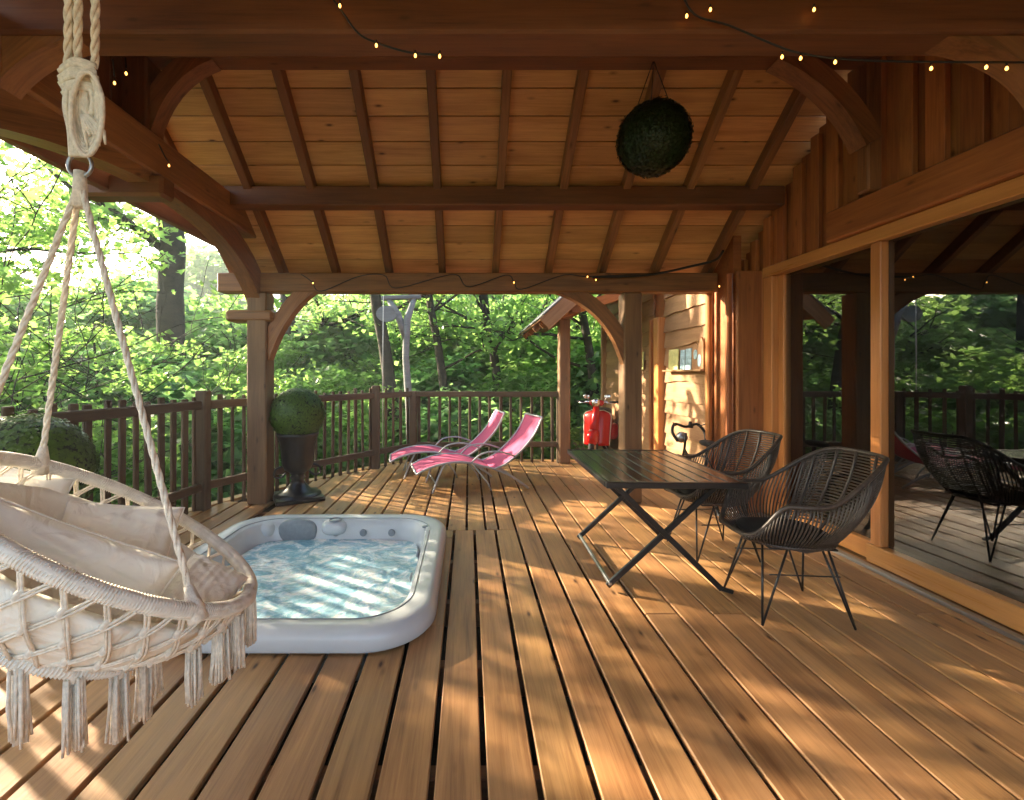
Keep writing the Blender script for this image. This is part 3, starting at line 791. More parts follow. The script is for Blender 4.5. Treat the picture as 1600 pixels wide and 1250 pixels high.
# wrapping cord wound round the hoop
def coil(c, r, rad, turns, rt, n=8):
    V = []
    for i in range(turns*n):
        a = 2*math.pi*i/(turns*n); b = 2*math.pi*i/n
        rdir = ru*math.cos(a)+rv*math.sin(a)
        V.append(c+rdir*(r+rad*math.cos(b))+nrm*rad*math.sin(b))
    return V
tube('cord_wrapping', coil(RC, RR, .0222, 360, .003, 7), .0024, M['wrap'], sw, 4, True)
R2 = .285; C2 = RC-nrm*.27+Vector((-.0, 0, 0))
tube('lower_hoop', [ringp(C2, R2, 2*math.pi*k/72) for k in range(72)], .017, M['wrap'], sw, 10, True)
tube('cord_wrapping', coil(C2, R2, .018, 190, .003, 7), .003, M['wrap'], sw, 4, True)
def netp(a, v, off=0):     # v 0 at the big hoop, 1 at the small hoop, bulging out
    r = RR+(R2-RR)*v+.055*math.sin(math.pi*v)+off
    return ringp(RC-nrm*(.27*v), r, a)
NC = 30; lst = []; knots = []
for sgn in (-1, 1):
    for k in range(NC):
        a0 = 2*math.pi*(k+.0)/NC; pts = []
        for i in range(13):
            v = i/12
            pts.append(netp(a0+sgn*v*2*math.pi*2.0/NC, v, .004*sgn*math.cos(v*4*math.pi)))
        lst.append((pts, .0036)); 
        pts2 = [netp(a0+sgn*v*2*math.pi*2.0/NC+.02, v, .004*sgn*math.cos(v*4*math.pi)+.003) for v in [i/12 for i in range(13)]]
        lst.append((pts2, .0036))
for k in range(2*NC):
    for v in (.0, .25, .5, .75, 1.0):
        if (k+round(v*4)) % 2: continue
        p = netp(math.pi*k/NC, v); 
        knots.append(p)
for i in range(0, len(lst), 2): tubes('net_cord', lst[i:i+2], M['rope'], sw, 6)
V, F = [], []
tube_data([(0, 0, .016), (.003, 0, .006), (.003, 0, -.006), (0, 0, -.016)], [.004, .0095, .0105, .004], 8, V=V, F=F)
km_ = mesh_from('knot', V, F, True); km_.materials.append(M['rope'])
kr_ = Matrix((ru, rv, nrm)).transposed().to_4x4()
for p in knots:
    o = link('knot', km_); o.parent = sw; mw = kr_.copy(); mw.translation = p; o.matrix_basis = parent_inv(sw) @ mw
# bottom mesh spokes
lst = []
for k in range(16):
    a = 2*math.pi*k/16
    lst.append(([ringp(C2, R2, a), ringp(C2-nrm*.02, R2*.5, a+.2), C2-nrm*.03], .004))
tubes('bottom_net', lst, M['rope'], sw, 5)
# tassels hang straight down from the lower hoop and the front of the upper hoop
def tassel(p, L, seed):
    rg = random.Random(seed); lst = []
    lst.append(([p+Vector((0, 0, .018)), p+Vector((0, 0, -.012))], [.020, .019]))
    for i in range(26):
        a = rg.uniform(0, 6.28); rr_ = .021*math.sqrt(rg.random()); fl = rg.uniform(.9, 1.6)
        l = L*rg.uniform(.88, 1.05)
        q = [p+Vector((math.cos(a)*rr_, math.sin(a)*rr_, 0)), p+Vector((math.cos(a)*rr_*1.15, math.sin(a)*rr_*1.15, -l*.5)), p+Vector((math.cos(a)*rr_*fl+rg.uniform(-.004, .004), math.sin(a)*rr_*fl+rg.uniform(-.004, .004), -l))]
        lst.append((q, [.0042, .0042, .0036]))
    tubes('tassel', lst, M['rope'], sw, 5)
for k in range(14): tassel(ringp(C2, R2, 2*math.pi*(k+.35)/14)-Vector((0, 0, .012)), .19, k)
def near_net(px, py):
    best = None
    for d in range(0, 360, 3):
        for vi in range(0, 21):
            q = netp(R(d), vi/20); 
            if (q-RC).dot(Vector((0, -1, 0))) < -.25: continue
            e = (732+720*q.x/q.y-px)**2+(585-720*(q.z-1.35)/q.y-py)**2
            if best is None or e < best[0]: best = (e, q)
    return best[1]
for k, (px, py, L_) in enumerate(((302, 1010, .17), (350, 990, .16), (378, 965, .17), (398, 935, .17))): tassel(near_net(px, py), L_, 40+k)
# ropes
APX = P(125, 285, 1.47); ringc = P(125, 258, 1.47)
tube('steel_ring', [ringc+Vector((math.cos(a)*.038, .0, math.sin(a)*.038)) for a in [2*math.pi*k/28 for k in range(28)]], .006, M['steel'], sw, 8, True)
def near_ang(px, py):
    best = min(range(360), key=lambda d: (lambda q: (732+720*q.x/q.y-px)**2+(585-720*(q.z-1.35)/q.y-py)**2)(ringp(RC, RR, R(d))))
    return R(best)
def twisted(name, p, q, r, twist=22, strands=3):
    d = (q-p); L = d.length; t = d.normalized(); u = t.orthogonal().normalized(); w = t.cross(u); lst = []
    n = int(L*90)
    for s_ in range(strands):
        pts = [p+d*(i/n)+(u*math.cos(twist*L*i/n*1.0*2+s_*2.094)+w*math.sin(twist*L*i/n*2+s_*2.094))*r*.48 for i in range(n+1)]
        lst.append((pts, r*.56))
    return tubes(name, lst, M['rope'], sw, 6)
ang_back = near_ang(65, 728); ang_front = near_ang(305, 955)
anchors = [ang_back, ang_front, ang_back+math.pi*.62 if False else None]
pA = ringp(RC, RR, ang_back); pB = ringp(RC, RR, ang_front)
pC = min([ringp(RC, RR, R(d)) for d in range(360)], key=lambda q: q.x+.35*q.y)
for q in (pA, pB, pC):
    twisted('rope', APX, q, .0098)
    # lashing round the hoop
    dd_ = (APX-q).normalized()
    tube('lashing', [q-dd_*.03, q+dd_*.0, q+dd_*.07], [.026, .026, .012], M['rope'], sw, 8)
tube('rope_collar', [APX+Vector((0, 0, .035)), APX+Vector((0, 0, .0)), APX-Vector((0, 0, .08))], [.017, .019, .022], M['rope'], sw, 10)
# upper ropes to the beam with the big knot and looped coil
for px in (106, 121, 148):
    twisted('hanging_rope', P(px+2, -95, 1.27), P(px, 105, 1.47), .012)
rg = random.Random(4)
lst = []
for k in range(7):
    w = 22+k*3.0; x0 = 138+rg.uniform(-2, 2); y0 = 160+k*3
    loop = [P(x0+w*.62*math.cos(a)-4+rg.uniform(-1, 1), y0+(50+k*2.5)*math.sin(a), 1.455-.006*k+.01*math.sin(a)) for a in [2*math.pi*i/16 for i in range(16)]]
    lst.append((catmull(loop, 3, True), .0068))
V, F = [], []
for pts, r_ in lst: tube_data(pts, r_, 6, True, V=V, F=F)
worldmesh('rope_coil', mesh_from('coil', V, F, True), M['rope'], sw)
lst = []
for k in range(9):     # bundle of the knot
    y0 = 100+k*5
    lst.append((catmull([P(98+rg.uniform(-4, 4), y0+6, 1.47), P(118, y0-4+rg.uniform(-3, 3), 1.43), P(152+rg.uniform(-5, 3), y0+4, 1.45)], 5), .0095))
for k in range(8):
    x0 = 104+k*5.5
    lst.append((catmull([P(x0*.5+62, 108, 1.46), P(x0+rg.uniform(-3, 3), 160, 1.44), P(x0*.8+24+rg.uniform(-3, 3), 205, 1.46), P(112+k*2.5, 245, 1.465)], 6), [.0085]*19))
for k in range(6):     # frayed ends
    x0 = 132+k*6
    lst.append(([P(128+k*2, 180, 1.43), P(x0, 205, 1.43), P(x0+rg.uniform(-3, 6), 222+rg.uniform(-10, 14), 1.43)], [.006, .006, .003]))
tubes('rope_knot', lst, M['rope'], sw, 6)

# cushions
def pillow(name, label, loc, size, rot, mat, seed, fat=1.0, group=None, wr=.5):
    n = 44; V = []; F = []; sx, sy, sz = size
    for side in (1, -1):
        for j in range(n+1):
            for i in range(n+1):
                u = i/n*2-1; v = j/n*2-1
                e = max(0, (1-abs(u)**3.2))*max(0, (1-abs(v)**3.2)); th_ = e**.42
                cr = 1-.06*(1-abs(v)**2)*abs(u)**2-.06*(1-abs(u)**2)*abs(v)**2
                q = Vector((u*2.2+seed, v*2.2, seed*1.7))
                wk = (noise.noise(q*1.1)*.35+noise.noise(Vector((u*1.2+seed, v*6+2*u, 3)))*.22+noise.noise(Vector((u*7, v*1.5, seed)))*.15)*wr
                V.append((u*sx*cr*(1 if abs(v) < 1 else 1), v*sy*cr, side*(sz*th_*(1+wk*.5))+wk*sz*.16*(th_)))
    m = (n+1)**2
    for s_ in (0, 1):
        for j in range(n):
            for i in range(n):
                a = s_*m+j*(n+1)+i; f = (a, a+1, a+n+2, a+n+1); F.append(f if s_ == 0 else f[::-1])
    bm = bmesh.new(); vs = [bm.verts.new(v) for v in V]
    for f in F: bm.faces.new([vs[i] for i in f])
    bmesh.ops.remove_doubles(bm, verts=bm.verts, dist=.0008)
    o = link(name, bm_mesh(name, bm, True), mat, None, loc, rot)
    ed_ = []
    for (ua, va, ub, vb) in ((-1, -1, 1, -1), (1, -1, 1, 1), (1, 1, -1, 1), (-1, 1, -1, -1)):
        for i in range(16):
            u = ua+(ub-ua)*i/16; v = va+(vb-va)*i/16
            cr = 1-.06*(1-abs(v)**2)*abs(u)**2-.06*(1-abs(u)**2)*abs(v)**2
            ed_.append((u*sx*cr, v*sy*cr, 0))
    tube('piping', ed_, .0035, M['wrap'], o, 6, True, world=False)
    return tag(o, label, 'cushion', group)
G = 'cream cushions in the swing chair'
def frame_rot(x, y):       # columns: pillow x, pillow y
    x = Vector(x).normalized(); z = x.cross(Vector(y)).normalized(); y = z.cross(x)
    return Matrix((x, y, z)).transposed().to_euler()
# bowl liner: quilted seat cushion following the net
V, F = [], []; nu, nv = 72, 16
for j in range(nv+1):
    v = j/nv
    for i in range(nu):
        a = 2*math.pi*i/nu
        if v < .7:
            w = .25+v/.7*.72; p = netp(a, w, -.020-.012*abs(math.sin(a*7+v*2))-.008*noise.noise(Vector((a*3, v*5, 1))))
        else:
            q = (v-.7)/.3; r_ = (R2-.03)*(1-q); p = ringp(C2+nrm*(.03+.03*q), r_, a)
        V.append(p)
for j in range(nv):
    for i in range(nu):
        i2 = (i+1) % nu; F.append((j*nu+i, j*nu+i2, (j+1)*nu+i2, (j+1)*nu+i))
lo = link('bowl_cushion', mesh_from('bowl_cushion', V, F, True), M['cloth'])
md = lo.modifiers.new('thick', 'SOLIDIFY'); md.thickness = .03; md.offset = 0
tag(lo, 'large round cream seat cushion lining the swing chair net', 'cushion')
pillow('pillow', 'square cream pillow with pointed corner at the left of the swing chair', P(-18, 806, 1.62), (.20, .18, .065), frame_rot((.9, .25, -.30), (.35, .25, .9)), M['cloth'], 1.3, wr=1.0)
pillow('pillow', 'wide cream back pillow leaning on the far side of the swing hoop', P(180, 848, 1.64), (.185, .135, .065), frame_rot((.93, .30, -.16), (-.03, .45, .9)), M['cloth'], 4.1, wr=1.1)
pillow('pillow', 'long cream bolster pillow lying along the near edge of the swing chair', P(105, 885, 1.32), (.29, .105, .07), frame_rot((.93, .05, -.36), (.2, .35, .9)), M['cloth'], 7.7, wr=.9)
pillow('pillow', 'flat cream cushion at the right front of the swing seat', P(312, 925, 1.49), (.10, .125, .045), frame_rot((.86, .1, -.45), (.0, .95, .3)), M['cloth'], 9.2, wr=1.2)

# ------------------------------------------------------------------ folding table
tb = empty('folding_table', 'dark brown slatted folding table with crossed metal legs', 'table', (1.235, 3.29, 0), R(-1.2))
TH = .715; tx, ty = .405, .60
ns = 9; sw_ = (2*tx-.02)/ns
for k in range(ns):
    x = -tx+.01+sw_*(k+.5)
    bm = bmesh.new(); add_box(bm, 2*ty-.07, sw_-.009, .018, bev=.003)
    o = link('slat', bm_mesh('slat', bm), M['slat'], tb, (x, 0, TH-.009), (0, 0, R(90)))
def tbx(nme, a, b, w, h, mat=M['blackmetal'], bev=.004):
    a, b = Vector(a), Vector(b); d = b-a; x = d.normalized(); u = Vector((0, 0, 1)) if abs(x.z) < .99 else Vector((0, 1, 0))
    y = u.cross(x).normalized(); z = x.cross(y); mw = Matrix((x, y, z)).transposed().to_4x4(); mw.translation = (a+b)/2
    o = link(nme, box_mesh(d.length, w, h, bev, mat)); o.parent = tb; o.matrix_basis = mw; return o
for s_ in (-1, 1):
    tbx('edge_rail', (-tx-.008, s_*(ty-.017), TH-.016), (tx+.008, s_*(ty-.017), TH-.016), .034, .036)
    tbx('edge_rail', (s_*(tx+.0), -ty+.035, TH-.017), (s_*(tx+.0), ty-.035, TH-.017), .022, .034)
for y_ in (-.45, .45):
    sg = .02 if y_ > 0 else -.02
    tbx('leg', (-.33, y_, TH-.04), (.33, y_, .03), .024, .034)
    tbx('leg', (.33, y_-sg*1.4, TH-.04), (-.36, y_-sg*1.4, .03), .024, .034)
    tbx('foot', (.322, y_, .035), (.40, y_, .0125), .022, .024)
tbx('stretcher', (-.345, -.44, .05), (-.345, .44, .05), .022, .022, M['steel'])
tbx('stretcher', (-.30, -.44, TH-.05), (-.30, .44, TH-.05), .022, .022)
tbx('stretcher', (.30, -.44, TH-.05), (.30, .44, TH-.05), .022, .022)

# ------------------------------------------------------------------ wicker chairs (origin under the seat, front faces -X)
def make_chair(label, cushion_label):
    t = empty('wicker_chair', label, 'chair', (0, 0, 0), 0)
    # plan of the rim: angle 0 = back (+X), pi = front
    def rim(a):
        c = math.cos(a); s_ = math.sin(a)
        x = .33*c+.02 if c > 0 else .31*c
        y = .315*math.copysign(abs(s_)**.80, s_)
        b = max(0, min(1, (c+.05)/.95)); b = b*b*(3-2*b)
        f = max(0, min(1, (-c-.45)/.50)); f = f*f*(3-2*f)
        z = .665+.235*b-.20*f
        x += .10*b
        return Vector((x, y, z))
    def base(a):
        c = math.cos(a); s_ = math.sin(a)
        return Vector((.235*c-.015, .225*math.copysign(abs(s_)**.8, s_), .425))
    def surf(a, v):
        p, q = rim(a), base(a)
        m = p.lerp(q, v); bul = math.sin(math.pi*v)*.045
        c, s_ = math.cos(a), math.sin(a)
        m += Vector((c*bul, s_*bul, 0)); return m
    N = 64
    tube('rim', [rim(2*math.pi*k/N) for k in range(N)], .0125, M['wicker'], t, 8, True, world=False)
    V, F = [], []
    tube_data([base(2*math.pi*k/N) for k in range(N)], .010, 6, True, V=V, F=F)
    link('seat_ring', mesh_from('seat_ring', V, F, True), M['wicker'], t)
    # vertical canes all round
    lst = []; n = 112
    for k in range(n):
        a = 2*math.pi*k/n; c = math.cos(a)
        if c < -.93: continue
        if c > .80: continue
        tw = .10*math.sin(a)
        pts = [surf(a+tw*v, v) for v in [i/6 for i in range(7)]]
        lst.append((pts, .0043))
    tubes('side_canes', lst, M['wicker'], t, 5, world=False)['kind'] = 'stuff'
    # horizontal canes in the back
    lst = []; a0 = math.acos(.55)
    for k in range(25):
        v = .04+.86*k/24
        pts = [surf(-a0+2*a0*i/14, v) for i in range(15)]
        lst.append((pts, .0050))
    for k in range(6):
        a = -a0*.85+2*a0*.85*k/5
        lst.append(([surf(a, i/6)+Vector((-.008, 0, 0)) for i in range(7)], .008))
    lst.append(([surf(-a0, i/6) for i in range(7)], .008)); lst.append(([surf(a0, i/6) for i in range(7)], .008))
    tubes('back_canes', lst, M['wicker'], t, 5, world=False)['kind'] = 'stuff'
    # woven seat
    lst = []
    for k in range(25):
        y_ = -.215+.43*k/24; w = .235*math.sqrt(max(0, 1-(abs(y_)/.235)**2.6))
        lst.append(([(-w-.015, y_, .425), (-.015, y_, .405), (w-.015, y_, .425)], .0065))
    for k in range(9):
        x_ = -.2+.4*k/8; w = .225*math.sqrt(max(0, 1-(abs(x_)/.235)**2.6))
        lst.append(([(x_-.015, -w, .418), (x_-.015, w, .418)], .006))
    tubes('seat_weave', lst, M['wicker'], t, 5, world=False)['kind'] = 'stuff'
    # front apron strip
    # hairpin legs
    fr_ = [(-.17, -.18), (-.17, .18), (.15, -.18), (.15, .18)]
    for x_, y_ in fr_:
        fx, fy = x_*1.36-(.01 if x_ < 0 else -.02), y_*1.22
        lst = [([(x_*.55, y_*1.02, .41), (fx, fy, .008)], .0062), ([(x_*1.05, y_*.55, .41), (fx, fy, .008)], .0062)]
        lg = tubes('leg', lst, M['blackmetal'], t, 6, world=False)
    q = [(x_*1.05, y_*1.02, .408) for x_, y_ in (fr_[0], fr_[1], fr_[3], fr_[2])]
    V, F = [], []; tube_data(q, .006, 6, True, V=V, F=F)
    link('leg_frame', mesh_from('leg_frame', V, F, True), M['blackmetal'], t)
    q = [(x_*1.12, y_*1.06, .27) for x_, y_ in (fr_[0], fr_[1], fr_[3], fr_[2])]
    tubes('brace', [([q[0], q[3]], .004)], M['blackmetal'], t, 5, world=False); tubes('brace', [([q[1], q[2]], .004)], M['blackmetal'], t, 5, world=False)
    return t
def chair_pad(label, loc, rz):
    bm = bmesh.new(); n = 40; V = []; F = []
    prof_ = [(0, .0), (.8, .0), (.97, .008), (1, .022), (.97, .036), (.8, .046), (.4, .05), (0, .05)]
    for r_, z_ in prof_:
        for k in range(n):
            a = 2*math.pi*k/n; c, s_ = math.cos(a), math.sin(a)
            V.append((.215*r_*math.copysign(abs(c)**.7, c)-.02, .205*r_*math.copysign(abs(s_)**.7, s_), z_))
    for i in range(len(prof_)-1):
        for k in range(n):
            F.append((i*n+k, i*n+(k+1) % n, (i+1)*n+(k+1) % n, (i+1)*n+k))
    o = link('seat_pad', mesh_from('seat_pad', V, F, True), M['pad'], None, Vector(loc)+Vector((0, 0, .428)), (0, 0, rz))
    return tag(o, label, 'cushion')
ch = make_chair('black wicker armchair nearest the camera, in front of the glass door mullion', '')
ch.location = (1.83, 2.66, 0); ch.rotation_euler = (0, 0, R(-5)); ch['group'] = 'wicker armchairs at the table'
ch2 = copy_tree(ch); ch2.location = (1.85, 3.50, 0); ch2.rotation_euler = (0, 0, R(3))
ch2['label'] = 'black wicker armchair on the far side, beside the corner of the cabin wall'
chair_pad('black seat pad on the nearest wicker armchair', ch.location, R(-5))
chair_pad('black seat pad on the wicker armchair farther from the camera', ch2.location, R(3))

# ------------------------------------------------------------------ pink loungers
def make_lounger(label):
    t = empty('sun_lounger', label, 'sun lounger', group='pink sun loungers at the far railing')
    seat = catmull([(-.02, 0, .235), (.12, 0, .30), (.32, 0, .345), (.55, 0, .345), (.75, 0, .29), (.88, 0, .255)], 5)
    back = catmull([(.88, 0, .255), (1.02, 0, .31), (1.20, 0, .45), (1.36, 0, .63), (1.47, 0, .84)], 5)
    HWd = .275
    def sling(nme, pl):
        V, F = [], []; 
        for p in pl:
            for j in range(9):
                y_ = -HWd+2*HWd*j/8
                V.append((p.x, y_, p.z-.012*(1-(2*j/8-1)**2)))
        for i in range(len(pl)-1):
            for j in range(8):
                a = i*9+j; F.append((a, a+1, a+10, a+9))
        o = link(nme, mesh_from(nme, V, F, True), M['pink'], t)
        m_ = o.modifiers.new('thick', 'SOLIDIFY'); m_.thickness = .006; m_.offset = 0
    sling('seat_sling', seat); sling('back_sling', back)
    lst = []
    for s_ in (-1, 1):
        lst.append(([p+Vector((0, s_*(HWd+.008), .002)) for p in seat], .0125))
    tubes('seat_frame', lst+[([(-.02, -HWd, .235), (-.02, HWd, .235)], .0125)], M['alu'], t, 8, world=False)
    lst = [([p+Vector((0, s_*(HWd+.008), .002)) for p in back], .0125) for s_ in (-1, 1)]
    tubes('back_frame', lst+[([(1.47, -HWd, .84), (1.47, HWd, .84)], .0125)], M['alu'], t, 8, world=False)
    for s_ in (-1, 1):
        tube('leg', catmull([(.30, s_*(HWd-.01), .34), (.22, s_*(HWd-.0), .18), (.16, s_*(HWd+.0), .012)], 4), .0125, M['alu'], t, 8, world=False)
        tube('leg', catmull([(.80, s_*(HWd-.01), .28), (1.02, s_*(HWd-.0), .20), (1.18, s_*HWd, .10), (1.30, s_*HWd, .012)], 4), .014, M['beamdark'] if False else M['alu'], t, 8, world=False)
        tube('brace', [(.62, s_*HWd, .33), (.80, s_*HWd, .10), (.84, s_*HWd, .012)], .010, M['alu'], t, 6, world=False)
        tube('armrest', catmull([(.60, s_*(HWd+.02), .34), (.72, s_*(HWd+.03), .44), (.92, s_*(HWd+.03), .46), (1.12, s_*(HWd+.02), .40)], 4), .010, M['alu'], t, 8, world=False)
    tubes('cross_bar', [([(1.18, -HWd, .10), (1.18, HWd, .10)], .011), ([(.20, -HWd, .12), (.20, HWd, .12)], .010)], M['alu'], t, 6, world=False)
    return t
l1 = make_lounger('pink sling sun lounger in front, its backrest dappled with sun')
l1.location = (-.62, 5.40, 0); l1.rotation_euler = (0, 0, R(13))
l2 = copy_tree(l1); l2.location = (-1.02, 6.12, 0); l2.rotation_euler = (0, 0, R(9))
l2['label'] = 'pink sling sun lounger behind the other, closer to the railing'

# ------------------------------------------------------------------ red scooter
sc = empty('red_scooter', 'glossy red vintage scooter parked by the far cabin wall', 'scooter', (2.20, 7.75, 0), R(-26))
def wheel(par, y_, r_=.21):
    w = empty('wheel'); w.parent = par; w.location = (0, y_, r_); 
    V, F = [], []; pts = [(0, math.cos(a)*(r_-.045), math.sin(a)*(r_-.045)) for a in [2*math.pi*k/32 for k in range(32)]]
    tube_data(pts, .045, 10, True, V=V, F=F); link('tyre', mesh_from('tyre', V, F, True), M['rubber'], w)
    V, F = lathe_data([(0, .03), (.06, .03), (.08, .015), (.13, .02), (.135, -.02), (.08, -.015), (.06, -.03), (0, -.03)], 24)
    o = link('rim', mesh_from('rim', V, F, True), M['cream'], w); o.rotation_euler = (0, R(90), 0)
wheel(sc, -.52); wheel(sc, .62)
# leg shield: curved plate
V, F = [], []; nx, nz = 14, 14
for j in range(nz+1):
    t_ = j/nz; z_ = .20+.56*t_
    hw = .225*(1-.10*(1-t_))*(1 if t_ < .82 else math.sqrt(max(.05, 1-((t_-.82)/.20)**2)))
    for i in range(nx+1):
        u = i/nx*2-1; V.append((u*hw, -.34+.12*t_*.9+.09*u*u, z_))
for j in range(nz):
    for i in range(nx): a = j*(nx+1)+i; F.append((a, a+1, a+nx+2, a+nx+1))
o = link('leg_shield', mesh_from('leg_shield', V, F, True), M['red'], sc); m_ = o.modifiers.new('t', 'SOLIDIFY'); m_.thickness = .012
edgep = [V[j*(nx+1)] for j in range(nz+1)]+[V[nz*(nx+1)+i] for i in range(nx+1)]+[V[j*(nx+1)+nx] for j in range(nz, -1, -1)]
tube('shield_trim', edgep, .009, M['cream'], sc, 6, world=False)
lobe('front_fender', 0, -.50, .36, .085, .24, .13, M['red'], sc)
tube('steering_column', [(0, -.50, .42), (0, -.30, .72), (0, -.24, .86)], [.07, .06, .045], M['red'], sc, 12, world=False)
lobe('headset', 0, -.24, .885, .12, .07, .055, M['red'], sc)
V, F = lathe_data([(0, .03), (.055, .028), (.07, .0), (.06, -.05)], 24); o = link('headlight', mesh_from('hl', V, F, True), M['chrome'], sc, (0, -.31, .89)); o.rotation_euler = (R(90), 0, 0)
tube('handlebar', [(-.30, -.18, .90), (-.12, -.23, .90), (.12, -.23, .90), (.30, -.18, .90)], .013, M['chrome'], sc, 8, world=False)
for s_ in (-1, 1):
    tube('grip', [(s_*.20, -.205, .90), (s_*.33, -.17, .90)], .020, M['rubber'], sc, 10, world=False)
    tube('brake_lever', [(s_*.14, -.25, .89), (s_*.30, -.24, .88)], .006, M['chrome'], sc, 6, world=False)
    tube('mirror_stem', catmull([(s_*.12, -.22, .90), (s_*.15, -.22, .97), (s_*.17, -.22, .985)], 3), .005, M['chrome'], sc, 6, world=False)
    lobe('mirror', s_*.17, -.21, .985, .055, .012, .035, M['chrome'], sc)
lobe('floorboard', 0, -.08, .235, .17, .26, .03, M['red'], sc)
lobe('body', 0, .38, .44, .17, .40, .19, M['red'], sc)
lobe('side_cowl', -.17, .46, .36, .09, .27, .15, M['red'], sc); lobe('side_cowl', .17, .46, .36, .09, .27, .15, M['red'], sc)
lobe('saddle', 0, .30, .70, .14, .34, .07, M['rubber'], sc)
lobe('saddle_trim', 0, .30, .655, .145, .345, .02, M['cream'], sc)
lobe('tail_light', 0, .80, .52, .05, .03, .035, M['red'], sc)
tubes('stand', [([(-.05, .1, .2), (-.16, .12, .01)], .010), ([(.05, .1, .2), (.16, .12, .01)], .010)], M['steel'], sc, 6, world=False)

# ------------------------------------------------------------------ bicycle leaning at the cabin wall (mostly behind the chairs)
bk = empty('bicycle', 'black bicycle with curved handlebar and round lamp leaning by the cladding', 'bicycle', (2.40, 4.74, -.10), R(-91))
def bt(nme, pts, r_, mat=M['blackmetal'], seg=8): return tube(nme, pts, r_, mat, bk, seg, world=False)
for y_ in (-.52, .52):
    w = empty('wheel'); w.parent = bk; w.location = (y_, 0, .27)
    V, F = [], []; tube_data([(math.cos(a)*.25, 0, math.sin(a)*.25) for a in [2*math.pi*k/40 for k in range(40)]], .018, 8, True, V=V, F=F)
    link('tyre', mesh_from('tyre', V, F, True), M['rubber'], w)
    tubes('spokes', [([(0, .02*((-1)**k), 0), (math.cos(2*math.pi*k/20)*.24, 0, math.sin(2*math.pi*k/20)*.24)], .0015) for k in range(20)], M['steel'], w, 4, world=False)
bt('frame', [(-.52, 0, .27), (-.40, 0, .62), (.05, 0, .30), (.10, 0, .62), (-.38, 0, .56)], .014)
bt('frame', [(.10, 0, .62), (.52, 0, .27), (.05, 0, .30)], .010)
bt('steerer', [(-.40, 0, .60), (-.36, 0, .80)], .014)
hbp = catmull([(-.22, -.15, .73), (-.30, -.175, .82), (-.36, -.12, .90), (-.36, 0, .87), (-.36, .12, .90), (-.30, .175, .82), (-.22, .15, .73)], 5)
bt('handlebar', hbp, .016)
bt('bell', [(-.36, .05, .86), (-.36, .05, .93)], [.03, .02], M['blackmetal']); bt('brake_lever', [(-.33, -.12, .88), (-.22, -.20, .93)], .006); bt('brake_lever', [(-.33, .12, .88), (-.22, .20, .93)], .006)
V, F = lathe_data([(0, .04), (.05, .038), (.065, .02), (.055, -.02), (.02, -.05), (0, -.05)], 20); o = link('lamp', mesh_from('lamp', V, F, True), M['steel'], bk, (-.45, 0, .74)); o.rotation_euler = (0, R(-90), 0)
bt('seat_post', [(.10, 0, .60), (.12, 0, .74)], .012); lobe('saddle', .14, 0, .76, .13, .06, .03, M['rubber'], bk)

# ------------------------------------------------------------------ shelf and cards on the cladding
shf = beam('wall_shelf', (2.575, 5.02, 1.395), (2.575, 6.02, 1.395), .10, .022, M['waney']); shf.name = 'wall_shelf'
tag(shf, 'narrow waney wooden shelf fixed to the pale cladding', 'shelf')
def card(name, label, cat, y_, z0, w, h, mat, lean_=.03):
    bm = bmesh.new(); add_box(bm, .012, w, h, Matrix.Translation((0, 0, h/2)), bev=.002)
    o = link(name, bm_mesh(name, bm), mat, None, (2.60, y_, z0), (0, R(2), 0)); return tag(o, label, cat)
SZ = 1.4065
card('yellow_booklet', 'pale yellow-green booklet standing at the left end of the shelf', 'booklet', 5.85, SZ, .27, .26, M['yellow'])
card('blue_card', 'small blue card hanging between the yellow booklet and the taller one', 'card', 5.60, SZ+.0, .11, .24, M['blue'])
card('blue_booklet', 'tall pale blue booklet in the middle of the shelf', 'booklet', 5.45, SZ, .14, .25, M['blue'])
hs_ = empty('wooden_house_ornament', 'pale wooden ornament with oval window at the right end of the shelf', 'ornament', (2.595, 5.20, SZ))
V = []
outl = [(-.13, 0), (.13, 0), (.13, .30), (.08, .36), (.02, .27), (-.06, .30), (-.13, .22)]
for x_ in (-.012, .012):
    for a, b in outl: V.append((x_, -a, b))
n_ = len(outl); F = [tuple(range(n_)), tuple(range(2*n_-1, n_-1, -1))]+[(i, (i+1) % n_, n_+(i+1) % n_, n_+i) for i in range(n_)]
link('board', mesh_from('board', V, F), M['waney'], hs_)
lobe('oval_window', -.015, .04, .17, .006, .04, .055, M['blue'], hs_)
lobe('blue_panel', -.015, -.05, .10, .006, .04, .07, M['blue'], hs_)
card('yellow_notice', 'yellow notice plate on the far cladding beside the door frame', 'notice', 7.0, 1.42, .30, .27, M['yellow'])

